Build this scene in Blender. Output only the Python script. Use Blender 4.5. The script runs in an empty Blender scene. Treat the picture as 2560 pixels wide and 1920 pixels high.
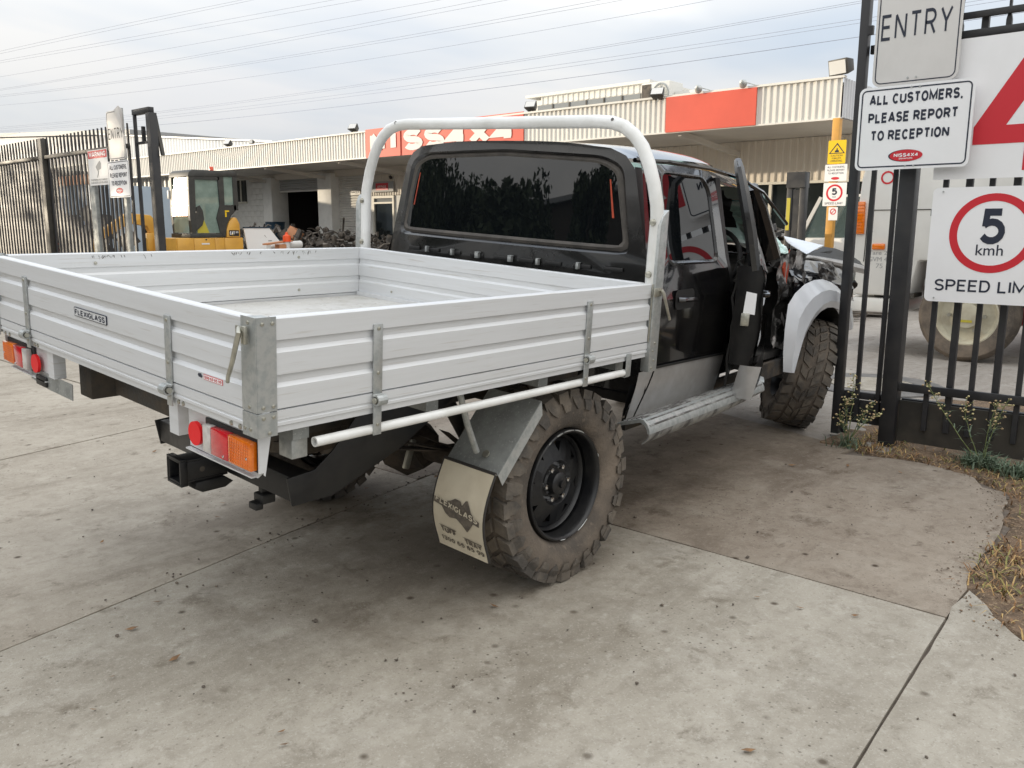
import bpy, bmesh, math, random
from mathutils import Vector, Matrix, noise
rnd = random.Random(11)
PI = math.pi; R = math.radians
sc = bpy.context.scene
COL = sc.collection

# ---------------------------------------------------------------- camera
CAM = Vector((-1.0834, -1.7654, 1.3294))
YAW, PITCH, ROLL = 0.7230, 0.1839, -0.0014
cd = bpy.data.cameras.new('camera'); cam = bpy.data.objects.new('camera', cd); COL.objects.link(cam)
cd.sensor_width = 36.0; cd.lens = 2098.0 / 2560.0 * 36.0
cd.clip_start = 0.05; cd.clip_end = 3000
_f = Vector((math.cos(YAW)*math.cos(PITCH), math.sin(YAW)*math.cos(PITCH), -math.sin(PITCH)))
_r = Vector((math.sin(YAW), -math.cos(YAW), 0)); _d = _f.cross(_r)
_r2 = _r*math.cos(ROLL) + _d*math.sin(ROLL); _d2 = _d*math.cos(ROLL) - _r*math.sin(ROLL)
_m = Matrix((_r2, -_d2, -_f)).transposed().to_4x4(); _m.translation = CAM
cam.matrix_world = _m
sc.camera = cam
sc.render.resolution_x = 1024; sc.render.resolution_y = 768

# ---------------------------------------------------------------- world, sun, exposure
SUN_AZ, SUN_EL = 117.0, 6.5            # direction towards the sun, degrees (from +X, counter-clockwise)
W = bpy.data.worlds.new('World'); sc.world = W; W.use_nodes = True
nt = W.node_tree; nt.nodes.clear(); N = nt.nodes.new; L = nt.links.new
out = N('ShaderNodeOutputWorld'); bg = N('ShaderNodeBackground')
sky = N('ShaderNodeTexSky'); sky.sky_type = 'NISHITA'; sky.sun_disc = False
sky.sun_elevation = R(SUN_EL); sky.sun_rotation = R(90 - SUN_AZ); sky.air_density = 1.0; sky.dust_density = 1.5
tc = N('ShaderNodeTexCoord'); sx = N('ShaderNodeSeparateXYZ'); L(tc.outputs['Generated'], sx.inputs[0])
def vm(op, a, b=None, c=None):
    n = N('ShaderNodeMath'); n.operation = op
    for i, v in enumerate((a, b, c)):
        if v is None: continue
        if isinstance(v, (int, float)): n.inputs[i].default_value = v
        else: L(v, n.inputs[i])
    return n.outputs[0]
zc = vm('MAXIMUM', sx.outputs[2], 0.0)
den = vm('ADD', zc, 0.16)
cx = N('ShaderNodeCombineXYZ'); L(vm('DIVIDE', sx.outputs[0], den), cx.inputs[0]); L(vm('DIVIDE', sx.outputs[1], den), cx.inputs[1])
def wnoise(scale, detail, rough, dist=0.0):
    n = N('ShaderNodeTexNoise'); L(cx.outputs[0], n.inputs['Vector'])
    n.inputs['Scale'].default_value = scale; n.inputs['Detail'].default_value = detail
    n.inputs['Roughness'].default_value = rough; n.inputs['Distortion'].default_value = dist
    return n.outputs[0]
def ramp(fac, stops):
    n = N('ShaderNodeValToRGB'); L(fac, n.inputs[0]); e = n.color_ramp.elements
    while len(e) < len(stops): e.new(0.5)
    for k, (p, c) in zip(e, stops): k.position = p; k.color = (*c, 1)
    return n.outputs[0]
def mixc(f, a, b, mode='MIX'):
    n = N('ShaderNodeMix'); n.data_type = 'RGBA'; n.blend_type = mode
    (L(f, n.inputs[0]) if not isinstance(f, (int, float)) else setattr(n.inputs[0], 'default_value', f))
    for v, i in ((a, 6), (b, 7)):
        if isinstance(v, tuple): n.inputs[i].default_value = (*v, 1)
        else: L(v, n.inputs[i])
    return n.outputs[2]
cl = ramp(wnoise(0.55, 5, 0.5, 0.3), [(0.30, (0.635, 0.645, 0.665)), (0.45, (0.68, 0.68, 0.675)), (0.58, (0.72, 0.715, 0.70)), (0.70, (0.97, 0.94, 0.88))])
cover = ramp(wnoise(0.33, 5, 0.55, 0.4), [(0.36, (0.25,)*3), (0.52, (1.0,)*3)])
sky_s = mixc(1.0, sky.outputs[0], (0.10, 0.10, 0.10), 'MULTIPLY')
blue = mixc(0.65, sky_s, (0.47, 0.585, 0.76))
skyc = mixc(cover, blue, cl)
# an overcast sky grows brighter towards the zenith
gain = vm('ADD', vm('MULTIPLY', zc, 1.62), 0.76)
cg = N('ShaderNodeCombineXYZ')
for i in range(3): L(gain, cg.inputs[i])
skyc = mixc(1.0, skyc, cg.outputs[0], 'MULTIPLY')
L(skyc, bg.inputs[0]); bg.inputs[1].default_value = 1.0; L(bg.outputs[0], out.inputs[0])
sd = bpy.data.lights.new('sun', 'SUN'); sd.energy = 3.2; sd.angle = R(0.6); sd.color = (1.0, 0.86, 0.66)
sun = bpy.data.objects.new('sun', sd); COL.objects.link(sun)
sun.rotation_euler = Vector((math.cos(R(SUN_AZ))*math.cos(R(SUN_EL)), math.sin(R(SUN_AZ))*math.cos(R(SUN_EL)), math.sin(R(SUN_EL)))).to_track_quat('Z', 'Y').to_euler()
sun.location = (-30, 60, 30)
sc.view_settings.view_transform = 'Standard'; sc.view_settings.look = 'None'
sc.view_settings.gamma = 1.0; sc.view_settings.exposure = 0.40; sc.view_settings.use_curve_mapping = False

# ---------------------------------------------------------------- materials
MATS = {}
def mat(name, c, rough=0.6, metal=0.0, c2=None, scale=6.0, mix=(0.42, 0.62), bump=0.0, bscale=60.0, coat=0.0, spec=None,
        speck=None, alpha=1.0, trans=0.0, emit=None, detail=6.0, stretch=None, rvar=0.0, ior=None):
    m = bpy.data.materials.new(name); m.use_nodes = True; t = m.node_tree; n = t.nodes; l = t.links
    b = n['Principled BSDF']; b.inputs['Base Color'].default_value = (*c, 1); b.inputs['Roughness'].default_value = rough
    b.inputs['Metallic'].default_value = metal; b.inputs['Coat Weight'].default_value = coat; b.inputs['Coat Roughness'].default_value = 0.04
    if spec is not None: b.inputs['Specular IOR Level'].default_value = spec
    if ior is not None: b.inputs['IOR'].default_value = ior
    b.inputs['Alpha'].default_value = alpha; b.inputs['Transmission Weight'].default_value = trans
    if emit: b.inputs['Emission Color'].default_value = (*emit[0], 1); b.inputs['Emission Strength'].default_value = emit[1]
    tcn = n.new('ShaderNodeTexCoord'); vec = tcn.outputs['Object']
    if stretch:
        mp = n.new('ShaderNodeMapping'); l.new(vec, mp.inputs[0]); mp.inputs['Scale'].default_value = stretch; vec = mp.outputs[0]
    def nz(s, d=detail, v=None):
        q = n.new('ShaderNodeTexNoise'); l.new(v or vec, q.inputs['Vector']); q.inputs['Scale'].default_value = s
        q.inputs['Detail'].default_value = d; q.inputs['Roughness'].default_value = 0.6; return q.outputs[0]
    def mr(f, a, bb, lo=0.0, hi=1.0):
        q = n.new('ShaderNodeMapRange'); l.new(f, q.inputs[0]); q.inputs[1].default_value = a; q.inputs[2].default_value = bb
        q.inputs[3].default_value = lo; q.inputs[4].default_value = hi; return q.outputs[0]
    def mx(f, a, bb):
        q = n.new('ShaderNodeMix'); q.data_type = 'RGBA'; l.new(f, q.inputs[0])
        for v, i in ((a, 6), (bb, 7)):
            if isinstance(v, tuple): q.inputs[i].default_value = (*v, 1)
            else: l.new(v, q.inputs[i])
        return q.outputs[2]
    col = None
    if c2:
        f = mr(nz(scale), mix[0], mix[1]); col = mx(f, c, c2)
        if rvar: l.new(mr(f, 0, 1, rough, min(1, rough + rvar)), b.inputs['Roughness'])
    if speck:
        sc_, lo, hi, cc = speck
        col = mx(mr(nz(sc_, 2), lo, hi), col if col else c, cc)
    if col: l.new(col, b.inputs['Base Color'])
    if bump:
        bp = n.new('ShaderNodeBump'); bp.inputs['Strength'].default_value = bump; bp.inputs['Distance'].default_value = 0.02
        l.new(nz(bscale, 5), bp.inputs['Height']); l.new(bp.outputs[0], b.inputs['Normal'])
    MATS[name] = m; return m

def concrete(name, c, dark, stain, light, seed):
    """broom finished concrete with stains, oil drops, scuffs and fine aggregate; mapped in world metres"""
    m = bpy.data.materials.new(name); m.use_nodes = True; t = m.node_tree; n = t.nodes; l = t.links
    b = n['Principled BSDF']; g = n.new('ShaderNodeNewGeometry')
    mp = n.new('ShaderNodeMapping'); l.new(g.outputs['Position'], mp.inputs[0]); mp.inputs['Location'].default_value = (seed, seed*0.7, 0)
    def nz(s, d=6, r=0.6, dist=0.0, vec=None):
        q = n.new('ShaderNodeTexNoise'); l.new(vec or mp.outputs[0], q.inputs['Vector']); q.inputs['Scale'].default_value = s
        q.inputs['Detail'].default_value = d; q.inputs['Roughness'].default_value = r; q.inputs['Distortion'].default_value = dist; return q.outputs[0]
    def mr(f, a, bb, lo=0.0, hi=1.0):
        q = n.new('ShaderNodeMapRange'); l.new(f, q.inputs[0]); q.inputs[1].default_value = a; q.inputs[2].default_value = bb
        q.inputs[3].default_value = lo; q.inputs[4].default_value = hi; return q.outputs[0]
    def mx(f, a, bb):
        q = n.new('ShaderNodeMix'); q.data_type = 'RGBA'; l.new(f, q.inputs[0])
        for v, i in ((a, 6), (bb, 7)):
            if isinstance(v, tuple): q.inputs[i].default_value = (*v, 1)
            else: l.new(v, q.inputs[i])
        return q.outputs[2]
    def mul(a, bb):
        q = n.new('ShaderNodeMath'); q.operation = 'MULTIPLY'
        for i, v in enumerate((a, bb)):
            if isinstance(v, (int, float)): q.inputs[i].default_value = v
            else: l.new(v, q.inputs[i])
        return q.outputs[0]
    col = mx(mr(nz(0.55, 6, 0.66, 0.4), 0.40, 0.60), c, dark)
    mp2 = n.new('ShaderNodeMapping'); l.new(g.outputs['Position'], mp2.inputs[0]); mp2.inputs['Rotation'].default_value = (0, 0, R(-8)); mp2.inputs['Scale'].default_value = (0.5, 2.2, 1)
    col = mx(mr(nz(0.9, 5, 0.65, 0.6, mp2.outputs[0]), 0.48, 0.68, 0, 0.70), col, stain)            # long tyre-swept streaks
    col = mx(mr(nz(2.7, 7, 0.72), 0.50, 0.70, 0, 0.60), col, light)
    col = mx(mr(nz(5.5, 5, 0.7, 0.3), 0.575, 0.68, 0, 0.8), col, stain)
    col = mx(mr(nz(13, 7, 0.72, 0.5), 0.48, 0.68, 0, 0.42), col, stain)
    col = mx(mr(nz(21, 5, 0.7), 0.55, 0.70, 0, 0.5), col, light)
    col = mx(mr(nz(150, 2, 0.5), 0.58, 0.72, 0, 0.5), col, light)
    col = mx(mr(nz(110, 3, 0.6), 0.60, 0.74, 0, 0.65), col, stain)
    v = n.new('ShaderNodeTexVoronoi'); l.new(mp.outputs[0], v.inputs['Vector']); v.inputs['Scale'].default_value = 7.0
    w = mul(mr(v.outputs['Distance'], 0.05, 0.13, 1, 0), mr(nz(2.2, 2), 0.45, 0.55))
    col = mx(w, col, (stain[0]*0.45, stain[1]*0.4, stain[2]*0.36))                                  # drops and dried spots
    v2 = n.new('ShaderNodeTexVoronoi'); l.new(mp.outputs[0], v2.inputs['Vector']); v2.inputs['Scale'].default_value = 34.0
    w2 = mul(mr(v2.outputs['Distance'], 0.08, 0.18, 0.85, 0), mr(nz(1.3, 4), 0.47, 0.60))
    col = mx(w2, col, (stain[0]*0.4, stain[1]*0.36, stain[2]*0.33))
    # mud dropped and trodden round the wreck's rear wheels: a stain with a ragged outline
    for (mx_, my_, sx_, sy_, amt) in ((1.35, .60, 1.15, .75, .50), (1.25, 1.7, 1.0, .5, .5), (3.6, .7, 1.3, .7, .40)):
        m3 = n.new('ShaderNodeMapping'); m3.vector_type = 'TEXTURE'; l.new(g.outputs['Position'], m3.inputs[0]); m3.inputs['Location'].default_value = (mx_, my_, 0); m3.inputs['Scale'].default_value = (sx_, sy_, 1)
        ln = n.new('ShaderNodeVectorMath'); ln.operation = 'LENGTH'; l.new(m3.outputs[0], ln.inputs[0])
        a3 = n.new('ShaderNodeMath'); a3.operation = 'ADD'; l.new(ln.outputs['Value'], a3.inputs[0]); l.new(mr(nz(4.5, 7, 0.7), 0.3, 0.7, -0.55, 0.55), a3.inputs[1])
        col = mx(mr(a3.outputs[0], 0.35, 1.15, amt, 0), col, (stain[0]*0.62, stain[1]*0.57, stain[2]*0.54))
    l.new(col, b.inputs['Base Color'])
    b.inputs['Roughness'].default_value = 0.86; b.inputs['Specular IOR Level'].default_value = 0.35
    bp = n.new('ShaderNodeBump'); bp.inputs['Strength'].default_value = 0.35; bp.inputs['Distance'].default_value = 0.006
    ad = n.new('ShaderNodeMath'); ad.operation = 'ADD'; l.new(nz(220, 3), ad.inputs[0]); l.new(nz(9, 6), ad.inputs[1])
    l.new(ad.outputs[0], bp.inputs['Height']); l.new(bp.outputs[0], b.inputs['Normal'])
    MATS[name] = m; return m

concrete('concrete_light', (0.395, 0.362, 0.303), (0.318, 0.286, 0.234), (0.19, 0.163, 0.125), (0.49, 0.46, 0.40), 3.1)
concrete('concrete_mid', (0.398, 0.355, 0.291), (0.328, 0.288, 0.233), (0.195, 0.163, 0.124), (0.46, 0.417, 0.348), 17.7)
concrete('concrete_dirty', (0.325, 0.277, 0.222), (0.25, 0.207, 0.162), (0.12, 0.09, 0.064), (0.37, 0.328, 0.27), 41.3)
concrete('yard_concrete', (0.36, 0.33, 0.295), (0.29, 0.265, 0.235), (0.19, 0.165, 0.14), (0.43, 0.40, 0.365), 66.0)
mat('street', (0.09, 0.085, 0.08), 0.9, c2=(0.13, 0.12, 0.11), scale=2, bump=0.3, bscale=150)
mat('soil', (0.20, 0.135, 0.085), 0.95, c2=(0.10, 0.07, 0.045), scale=9, bump=0.8, bscale=70, speck=(60, 0.56, 0.68, (0.33, 0.24, 0.15)))
mat('straw', (0.50, 0.36, 0.15), 0.8, c2=(0.36, 0.20, 0.085), scale=30)
mat('grass', (0.15, 0.17, 0.045), 0.7, c2=(0.32, 0.26, 0.08), scale=20)
mat('weed_leaf', (0.10, 0.15, 0.09), 0.7, c2=(0.18, 0.22, 0.15), scale=30)
mat('weed_stem', (0.16, 0.19, 0.07), 0.7)
mat('weed_flower', (0.55, 0.50, 0.25), 0.7, c2=(0.45, 0.28, 0.17), scale=40)
mat('clod', (0.10, 0.083, 0.068), 0.95, c2=(0.16, 0.13, 0.10), scale=14)
mat('dead_leaf', (0.26, 0.14, 0.06), 0.8, c2=(0.15, 0.09, 0.05), scale=30)
mat('alu', (0.685, 0.70, 0.715), 0.45, 0.18, c2=(0.63, 0.64, 0.645), scale=1.6, mix=(0.35, 0.7), stretch=(1, 1, 22), rvar=0.1, bump=0.02, bscale=300, speck=(5, 0.60, 0.78, (0.55, 0.54, 0.52)))
mat('alu_floor', (0.66, 0.65, 0.62), 0.40, 0.30, c2=(0.50, 0.48, 0.44), scale=7, mix=(0.45, 0.7), rvar=0.2, speck=(40, 0.62, 0.72, (0.42, 0.39, 0.34)))
mat('galv', (0.50, 0.515, 0.505), 0.42, 0.65, c2=(0.38, 0.40, 0.395), scale=34, rvar=0.15)
mat('step_dirt', (0.34, 0.345, 0.335), 0.45, 0.4, c2=(0.11, 0.105, 0.10), scale=11, mix=(0.42, 0.60), rvar=0.3)
mat('joint_sand', (0.17, 0.14, 0.112), 0.95, c2=(0.11, 0.09, 0.072), scale=20)
mat('galv_dull', (0.36, 0.375, 0.365), 0.5, 0.5, c2=(0.27, 0.28, 0.27), scale=12, rvar=0.15, speck=(120, 0.62, 0.7, (0.48, 0.49, 0.48)))
mat('zinc', (0.50, 0.49, 0.42), 0.35, 0.8, c2=(0.38, 0.37, 0.32), scale=40)
mat('white_enamel', (0.82, 0.825, 0.81), 0.33, c2=(0.70, 0.70, 0.67), scale=5, coat=0.3)
mat('scuff', (0.12, 0.11, 0.10), 0.8)
mat('black_paint', (0.005, 0.005, 0.006), 0.08, c2=(0.010, 0.0095, 0.009), scale=3, coat=1.0, rvar=0.12)
mat('black_dusty', (0.007, 0.007, 0.007), 0.22, c2=(0.022, 0.020, 0.018), scale=4, coat=0.7, rvar=0.25)
mat('silver_paint_and_sheen', (0.46, 0.455, 0.45), 0.30, 0.45, c2=(0.36, 0.345, 0.33), scale=4, coat=0.5, rvar=0.2)  # silver trim; along the wing edge it stands for reflected sky
mat('flare_silver_and_sheen', (0.74, 0.77, 0.81), 0.28, 0.1, coat=0.4, c2=(0.68, 0.71, 0.75), scale=6)  # flare paint; on the bonnet fold it stands for reflected sky
mat('seal', (0.088, 0.078, 0.067), 0.65, c2=(0.056, 0.050, 0.044), scale=12)
mat('tint_glass', (0.004, 0.005, 0.006), 0.015, coat=0.0, spec=1.0)
mat('clear_glass', (0.10, 0.14, 0.14), 0.02, alpha=0.55, spec=0.7)
mat('green_glass', (0.52, 0.74, 0.66), 0.12, c2=(0.80, 0.90, 0.86), scale=9, mix=(0.48, 0.62), spec=0.7, bump=0.4, bscale=30)
mat('teal_glass', (0.03, 0.34, 0.44), 0.06, spec=0.7)
mat('excavator_glass', (0.17, 0.23, 0.20), 0.03, spec=0.9, c2=(0.24, 0.31, 0.27), scale=3)
mat('excavator_front_glass', (0.24, 0.30, 0.20), 0.07, spec=1.0, c2=(0.30, 0.36, 0.25), scale=2, bump=0.10, bscale=2.2)
mat('rubber', (0.078, 0.066, 0.055), 0.88, c2=(0.18, 0.145, 0.112), scale=5, mix=(0.38, 0.66), bump=0.3, bscale=90, speck=(45, 0.58, 0.72, (0.15, 0.122, 0.095)))
mat('rubber_worn', (0.066, 0.059, 0.052), 0.8, c2=(0.16, 0.135, 0.107), scale=6, bump=0.3, bscale=80)
mat('steel_black', (0.0075, 0.008, 0.0095), 0.30, c2=(0.018, 0.0175, 0.017), scale=9, rvar=0.2, bump=0.03, bscale=60)
mat('chassis', (0.035, 0.033, 0.031), 0.6, c2=(0.085, 0.068, 0.05), scale=8, rvar=0.25, bump=0.2, bscale=60)
mat('muddy', (0.085, 0.066, 0.048), 0.9, c2=(0.04, 0.034, 0.028), scale=10, bump=0.5, bscale=60)
mat('chrome', (0.75, 0.75, 0.76), 0.12, 1.0)
mat('flap', (0.68, 0.615, 0.48), 0.55, c2=(0.60, 0.535, 0.41), scale=7)
mat('flap_ink', (0.10, 0.085, 0.07), 0.6, c2=(0.16, 0.135, 0.105), scale=60)
mat('lens_red', (0.62, 0.012, 0.018), 0.12, coat=1.0, c2=(0.50, 0.008, 0.02), scale=20)
mat('lens_amber', (0.83, 0.20, 0.008), 0.14, coat=1.0, c2=(0.70, 0.15, 0.004), scale=20)
mat('lens_clear', (0.62, 0.60, 0.57), 0.15, coat=1.0, c2=(0.48, 0.45, 0.43), scale=30)
mat('lens_faded', (0.62, 0.16, 0.17), 0.3, coat=0.5)
mat('reflector', (0.80, 0.018, 0.022), 0.45, spec=0.3)
mat('black_plastic', (0.016, 0.016, 0.016), 0.5)
mat('interior', (0.022, 0.021, 0.020), 0.8, c2=(0.05, 0.047, 0.043), scale=10)
mat('torn_grey', (0.30, 0.29, 0.28), 0.4, 0.3, c2=(0.018, 0.017, 0.016), scale=7, mix=(0.43, 0.50), coat=0.3)
mat('orange_plastic', (0.46, 0.06, 0.018), 0.5, c2=(0.30, 0.036, 0.012), scale=10)
mat('fence_black', (0.020, 0.0205, 0.023), 0.42, c2=(0.032, 0.031, 0.031), scale=6, rvar=0.15)
mat('fence_dusty', (0.028, 0.026, 0.022), 0.5, c2=(0.055, 0.048, 0.038), scale=5)
mat('sign_white', (0.90, 0.90, 0.905), 0.42, c2=(0.87, 0.87, 0.87), scale=3)
mat('sign_grey', (0.70, 0.68, 0.655), 0.35, 0.05, c2=(0.66, 0.64, 0.615), scale=4)
mat('sign_ink', (0.018, 0.024, 0.045), 0.5)
mat('sign_red', (0.62, 0.022, 0.035), 0.45)
mat('sign_yellow', (0.80, 0.53, 0.01), 0.45)
mat('sign_white_dim', (0.80, 0.80, 0.79), 0.5)
mat('banner_red', (0.66, 0.095, 0.055), 0.55, c2=(0.60, 0.085, 0.05), scale=0.8)
mat('banner_white', (0.74, 0.71, 0.67), 0.6)
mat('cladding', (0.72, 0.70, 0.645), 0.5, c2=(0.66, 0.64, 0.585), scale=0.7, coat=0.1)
mat('cladding_shade_grey', (0.62, 0.63, 0.64), 0.5)  # cream cladding's shaded side put into a cool grey; also shed roofing
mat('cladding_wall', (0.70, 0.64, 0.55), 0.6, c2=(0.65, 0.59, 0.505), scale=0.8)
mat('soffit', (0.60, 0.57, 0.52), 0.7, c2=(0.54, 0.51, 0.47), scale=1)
mat('block_paint', (0.78, 0.77, 0.73), 0.7, c2=(0.70, 0.69, 0.65), scale=3)
mat('roller', (0.68, 0.66, 0.61), 0.5, c2=(0.60, 0.58, 0.54), scale=2)
mat('shutter_grey', (0.36, 0.36, 0.355), 0.6)
mat('dark_room', (0.035, 0.032, 0.03), 0.9)
mat('window_dark', (0.018, 0.022, 0.022), 0.06, spec=0.7)
mat('window_grey', (0.24, 0.25, 0.25), 0.12, spec=0.6)
mat('frame_cream', (0.68, 0.65, 0.56), 0.5)
mat('warehouse', (0.55, 0.57, 0.59), 0.6, c2=(0.49, 0.51, 0.53), scale=0.4)
mat('pole_yellow', (0.62, 0.32, 0.06), 0.55, c2=(0.52, 0.27, 0.06), scale=4)
mat('digger_yellow', (0.66, 0.36, 0.06), 0.42, c2=(0.58, 0.31, 0.055), scale=3, coat=0.2)
mat('digger_grey', (0.030, 0.031, 0.028), 0.5, c2=(0.045, 0.045, 0.04), scale=5)
mat('seat_yellow', (0.46, 0.39, 0.04), 0.6)
mat('beacon', (0.80, 0.09, 0.03), 0.25, coat=0.5)
mat('truck_white', (0.72, 0.71, 0.67), 0.35, coat=0.4, c2=(0.66, 0.65, 0.61), scale=2)
mat('rim_cream', (0.50, 0.47, 0.36), 0.5, c2=(0.40, 0.36, 0.27), scale=7)
mat('car_red', (0.35, 0.015, 0.02), 0.25, coat=0.8)
mat('safety_orange', (0.85, 0.10, 0.02), 0.5)
mat('scrap_dark', (0.045, 0.040, 0.035), 0.8, c2=(0.12, 0.10, 0.08), scale=6)
mat('scrap_mid', (0.22, 0.19, 0.16), 0.7, c2=(0.10, 0.085, 0.07), scale=6)
mat('drum_blue', (0.012, 0.035, 0.06), 0.4)
mat('panel_white', (0.72, 0.72, 0.70), 0.5)
mat('cardboard', (0.52, 0.24, 0.12), 0.8)
mat('ac_white', (0.66, 0.65, 0.61), 0.5)
mat('container_blue', (0.42, 0.50, 0.58), 0.55, c2=(0.36, 0.44, 0.52), scale=1)
mat('wire', (0.30, 0.32, 0.38), 0.6)
mat('leaf_dark', (0.028, 0.042, 0.018), 0.8, c2=(0.05, 0.07, 0.03), scale=0.8)
mat('bark', (0.10, 0.08, 0.06), 0.9, c2=(0.06, 0.05, 0.04), scale=6, bump=0.6, bscale=20)
mat('sticker_blue', (0.05, 0.09, 0.22), 0.5)
mat('lamp_glass', (0.62, 0.62, 0.60), 0.15, spec=0.8)
mat('cover_iron', (0.13, 0.125, 0.12), 0.6, c2=(0.18, 0.17, 0.16), scale=8)
mat('black_deep', (0.006, 0.006, 0.0065), 0.35, spec=0.3, c2=(0.014, 0.013, 0.012), scale=8)
mat('trim_rubber', (0.03, 0.027, 0.025), 0.7)

# ---------------------------------------------------------------- mesh builder
class MB:
    def __init__(s): s.v = []; s.f = []
    def add(s, vs, fs):
        o = len(s.v); s.v += [tuple(v) for v in vs]; s.f += [tuple(i + o for i in f) for f in fs]; return s
    def box(s, x0, x1, y0, y1, z0, z1):
        return s.add([(x, y, z) for x in (x0, x1) for y in (y0, y1) for z in (z0, z1)],
                     [(0, 1, 3, 2), (4, 6, 7, 5), (0, 4, 5, 1), (2, 3, 7, 6), (0, 2, 6, 4), (1, 5, 7, 3)])
    def obox(s, c, size, rot=(0, 0, 0)):
        from mathutils import Euler
        q = Euler(rot).to_matrix(); c = Vector(c); h = Vector(size)/2
        vs = [c + q @ Vector((sx*h.x, sy*h.y, sz*h.z)) for sx in (-1, 1) for sy in (-1, 1) for sz in (-1, 1)]
        return s.add(vs, [(0, 1, 3, 2), (4, 6, 7, 5), (0, 4, 5, 1), (2, 3, 7, 6), (0, 2, 6, 4), (1, 5, 7, 3)])
    def beam(s, a, b, w, h, up=(0, 0, 1)):
        a, b = Vector(a), Vector(b); d = (b - a).normalized(); u = Vector(up)
        if abs(d.dot(u)) > 0.98: u = Vector((1, 0, 0))
        r = d.cross(u).normalized()*w/2; u = r.cross(d).normalized()*h/2
        vs = [p + i*r + j*u for p in (a, b) for i in (-1, 1) for j in (-1, 1)]
        return s.add(vs, [(0, 1, 3, 2), (4, 6, 7, 5), (0, 4, 5, 1), (2, 3, 7, 6), (0, 2, 6, 4), (1, 5, 7, 3)])
    def prism(s, pts, fn, a, b):
        """pts: 2-D outline, fn(u,v,w)->3-D, extruded from w=a to w=b"""
        n = len(pts); vs = [fn(u, v, a) for u, v in pts] + [fn(u, v, b) for u, v in pts]
        fs = [tuple(range(n))[::-1], tuple(range(n, 2*n))] + [(i, (i+1) % n, n+(i+1) % n, n+i) for i in range(n)]
        return s.add(vs, fs)
    def tube(s, pts, r, n=10, cap=True):
        pts = [Vector(p) for p in pts]; m = len(pts); rs = r if isinstance(r, (list, tuple)) else [r]*m
        prev = None; vs = []
        for i, p in enumerate(pts):
            d = (pts[min(i+1, m-1)] - pts[max(i-1, 0)]).normalized()
            if prev is None:
                u = Vector((0, 0, 1)) if abs(d.z) < 0.9 else Vector((1, 0, 0))
                a = d.cross(u).normalized()
            else: a = (prev - d*prev.dot(d)).normalized()
            prev = a; b = d.cross(a)
            vs += [p + (a*math.cos(2*PI*k/n) + b*math.sin(2*PI*k/n))*rs[i] for k in range(n)]
        fs = [(i*n+k, i*n+(k+1) % n, (i+1)*n+(k+1) % n, (i+1)*n+k) for i in range(m-1) for k in range(n)]
        if cap: fs += [tuple(range(n))[::-1], tuple((m-1)*n+k for k in range(n))]
        return s.add(vs, fs)
    def lathe(s, prof, n=32, fn=lambda a, r, h: (r*math.cos(a), h, r*math.sin(a)), close=False):
        m = len(prof); vs = [fn(2*PI*k/n, r, h) for k in range(n) for r, h in prof]; fs = []
        for k in range(n):
            k2 = (k+1) % n
            for i in range(m if close else m-1):
                j = (i+1) % m; fs.append((k*m+i, k*m+j, k2*m+j, k2*m+i))
        return s.add(vs, fs)
    def grid(s, nu, nv, fn):
        vs = [fn(i/nu, j/nv) for i in range(nu+1) for j in range(nv+1)]
        return s.add(vs, [(i*(nv+1)+j, (i+1)*(nv+1)+j, (i+1)*(nv+1)+j+1, i*(nv+1)+j+1) for i in range(nu) for j in range(nv)])
    def bridge(s, A, B, closed=True):
        n = len(A); return s.add(list(A) + list(B), [(i, (i+1) % n, n+(i+1) % n, n+i) for i in range(n if closed else n-1)])
    def disc(s, c, r, axis, n=16, t=0.0):
        c = Vector(c); ax = Vector(axis).normalized(); u = ax.orthogonal().normalized(); w = ax.cross(u)
        ring = [c + (u*math.cos(2*PI*k/n) + w*math.sin(2*PI*k/n))*r for k in range(n)]
        if t: return s.add(ring + [p + ax*t for p in ring], [tuple(range(n))[::-1], tuple(range(n, 2*n))] + [(i, (i+1) % n, n+(i+1) % n, n+i) for i in range(n)])
        return s.add(ring, [tuple(range(n))])
    def ball(s, c, r, seg=6, jit=0.0, sq=(1, 1, 1)):
        c = Vector(c); bm = bmesh.new(); bmesh.ops.create_icosphere(bm, subdivisions=1, radius=1)
        vs = [c + Vector((v.co.x*sq[0], v.co.y*sq[1], v.co.z*sq[2]))*r*(1 + jit*(rnd.random()-0.5)) for v in bm.verts]
        fs = [tuple(v.index for v in f.verts) for f in bm.faces]; bm.free(); return s.add(vs, fs)
    def xform(s, fn): s.v = [tuple(fn(*v)) for v in s.v]; return s

OFF = {}
def mesh_of(mb, bevel=0.0, smooth=False, name='mesh', thick=0.0, recalc=True, off=Vector((0, 0, 0)), seg=2):
    me = bpy.data.meshes.new(name); me.from_pydata([tuple(Vector(v) - off) for v in mb.v], [], mb.f)
    bm = bmesh.new(); bm.from_mesh(me)
    if recalc: bmesh.ops.recalc_face_normals(bm, faces=bm.faces)
    if thick: bmesh.ops.solidify(bm, geom=bm.faces[:], thickness=thick)
    if bevel:
        es = [e for e in bm.edges if len(e.link_faces) == 2 and e.calc_face_angle(0) > 0.5]
        bmesh.ops.bevel(bm, geom=es, offset=bevel, segments=seg, affect='EDGES', profile=0.5, clamp_overlap=True)
    bm.to_mesh(me); bm.free()
    if smooth or bevel:
        me.shade_smooth(); me.set_sharp_from_angle(angle=R(40 if smooth else 30))
    return me
def tag(o, label=None, cat=None, group=None, kind=None):
    if label: o['label'] = label
    if cat: o['category'] = cat
    if group: o['group'] = group
    if kind: o['kind'] = kind
    return o
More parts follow.
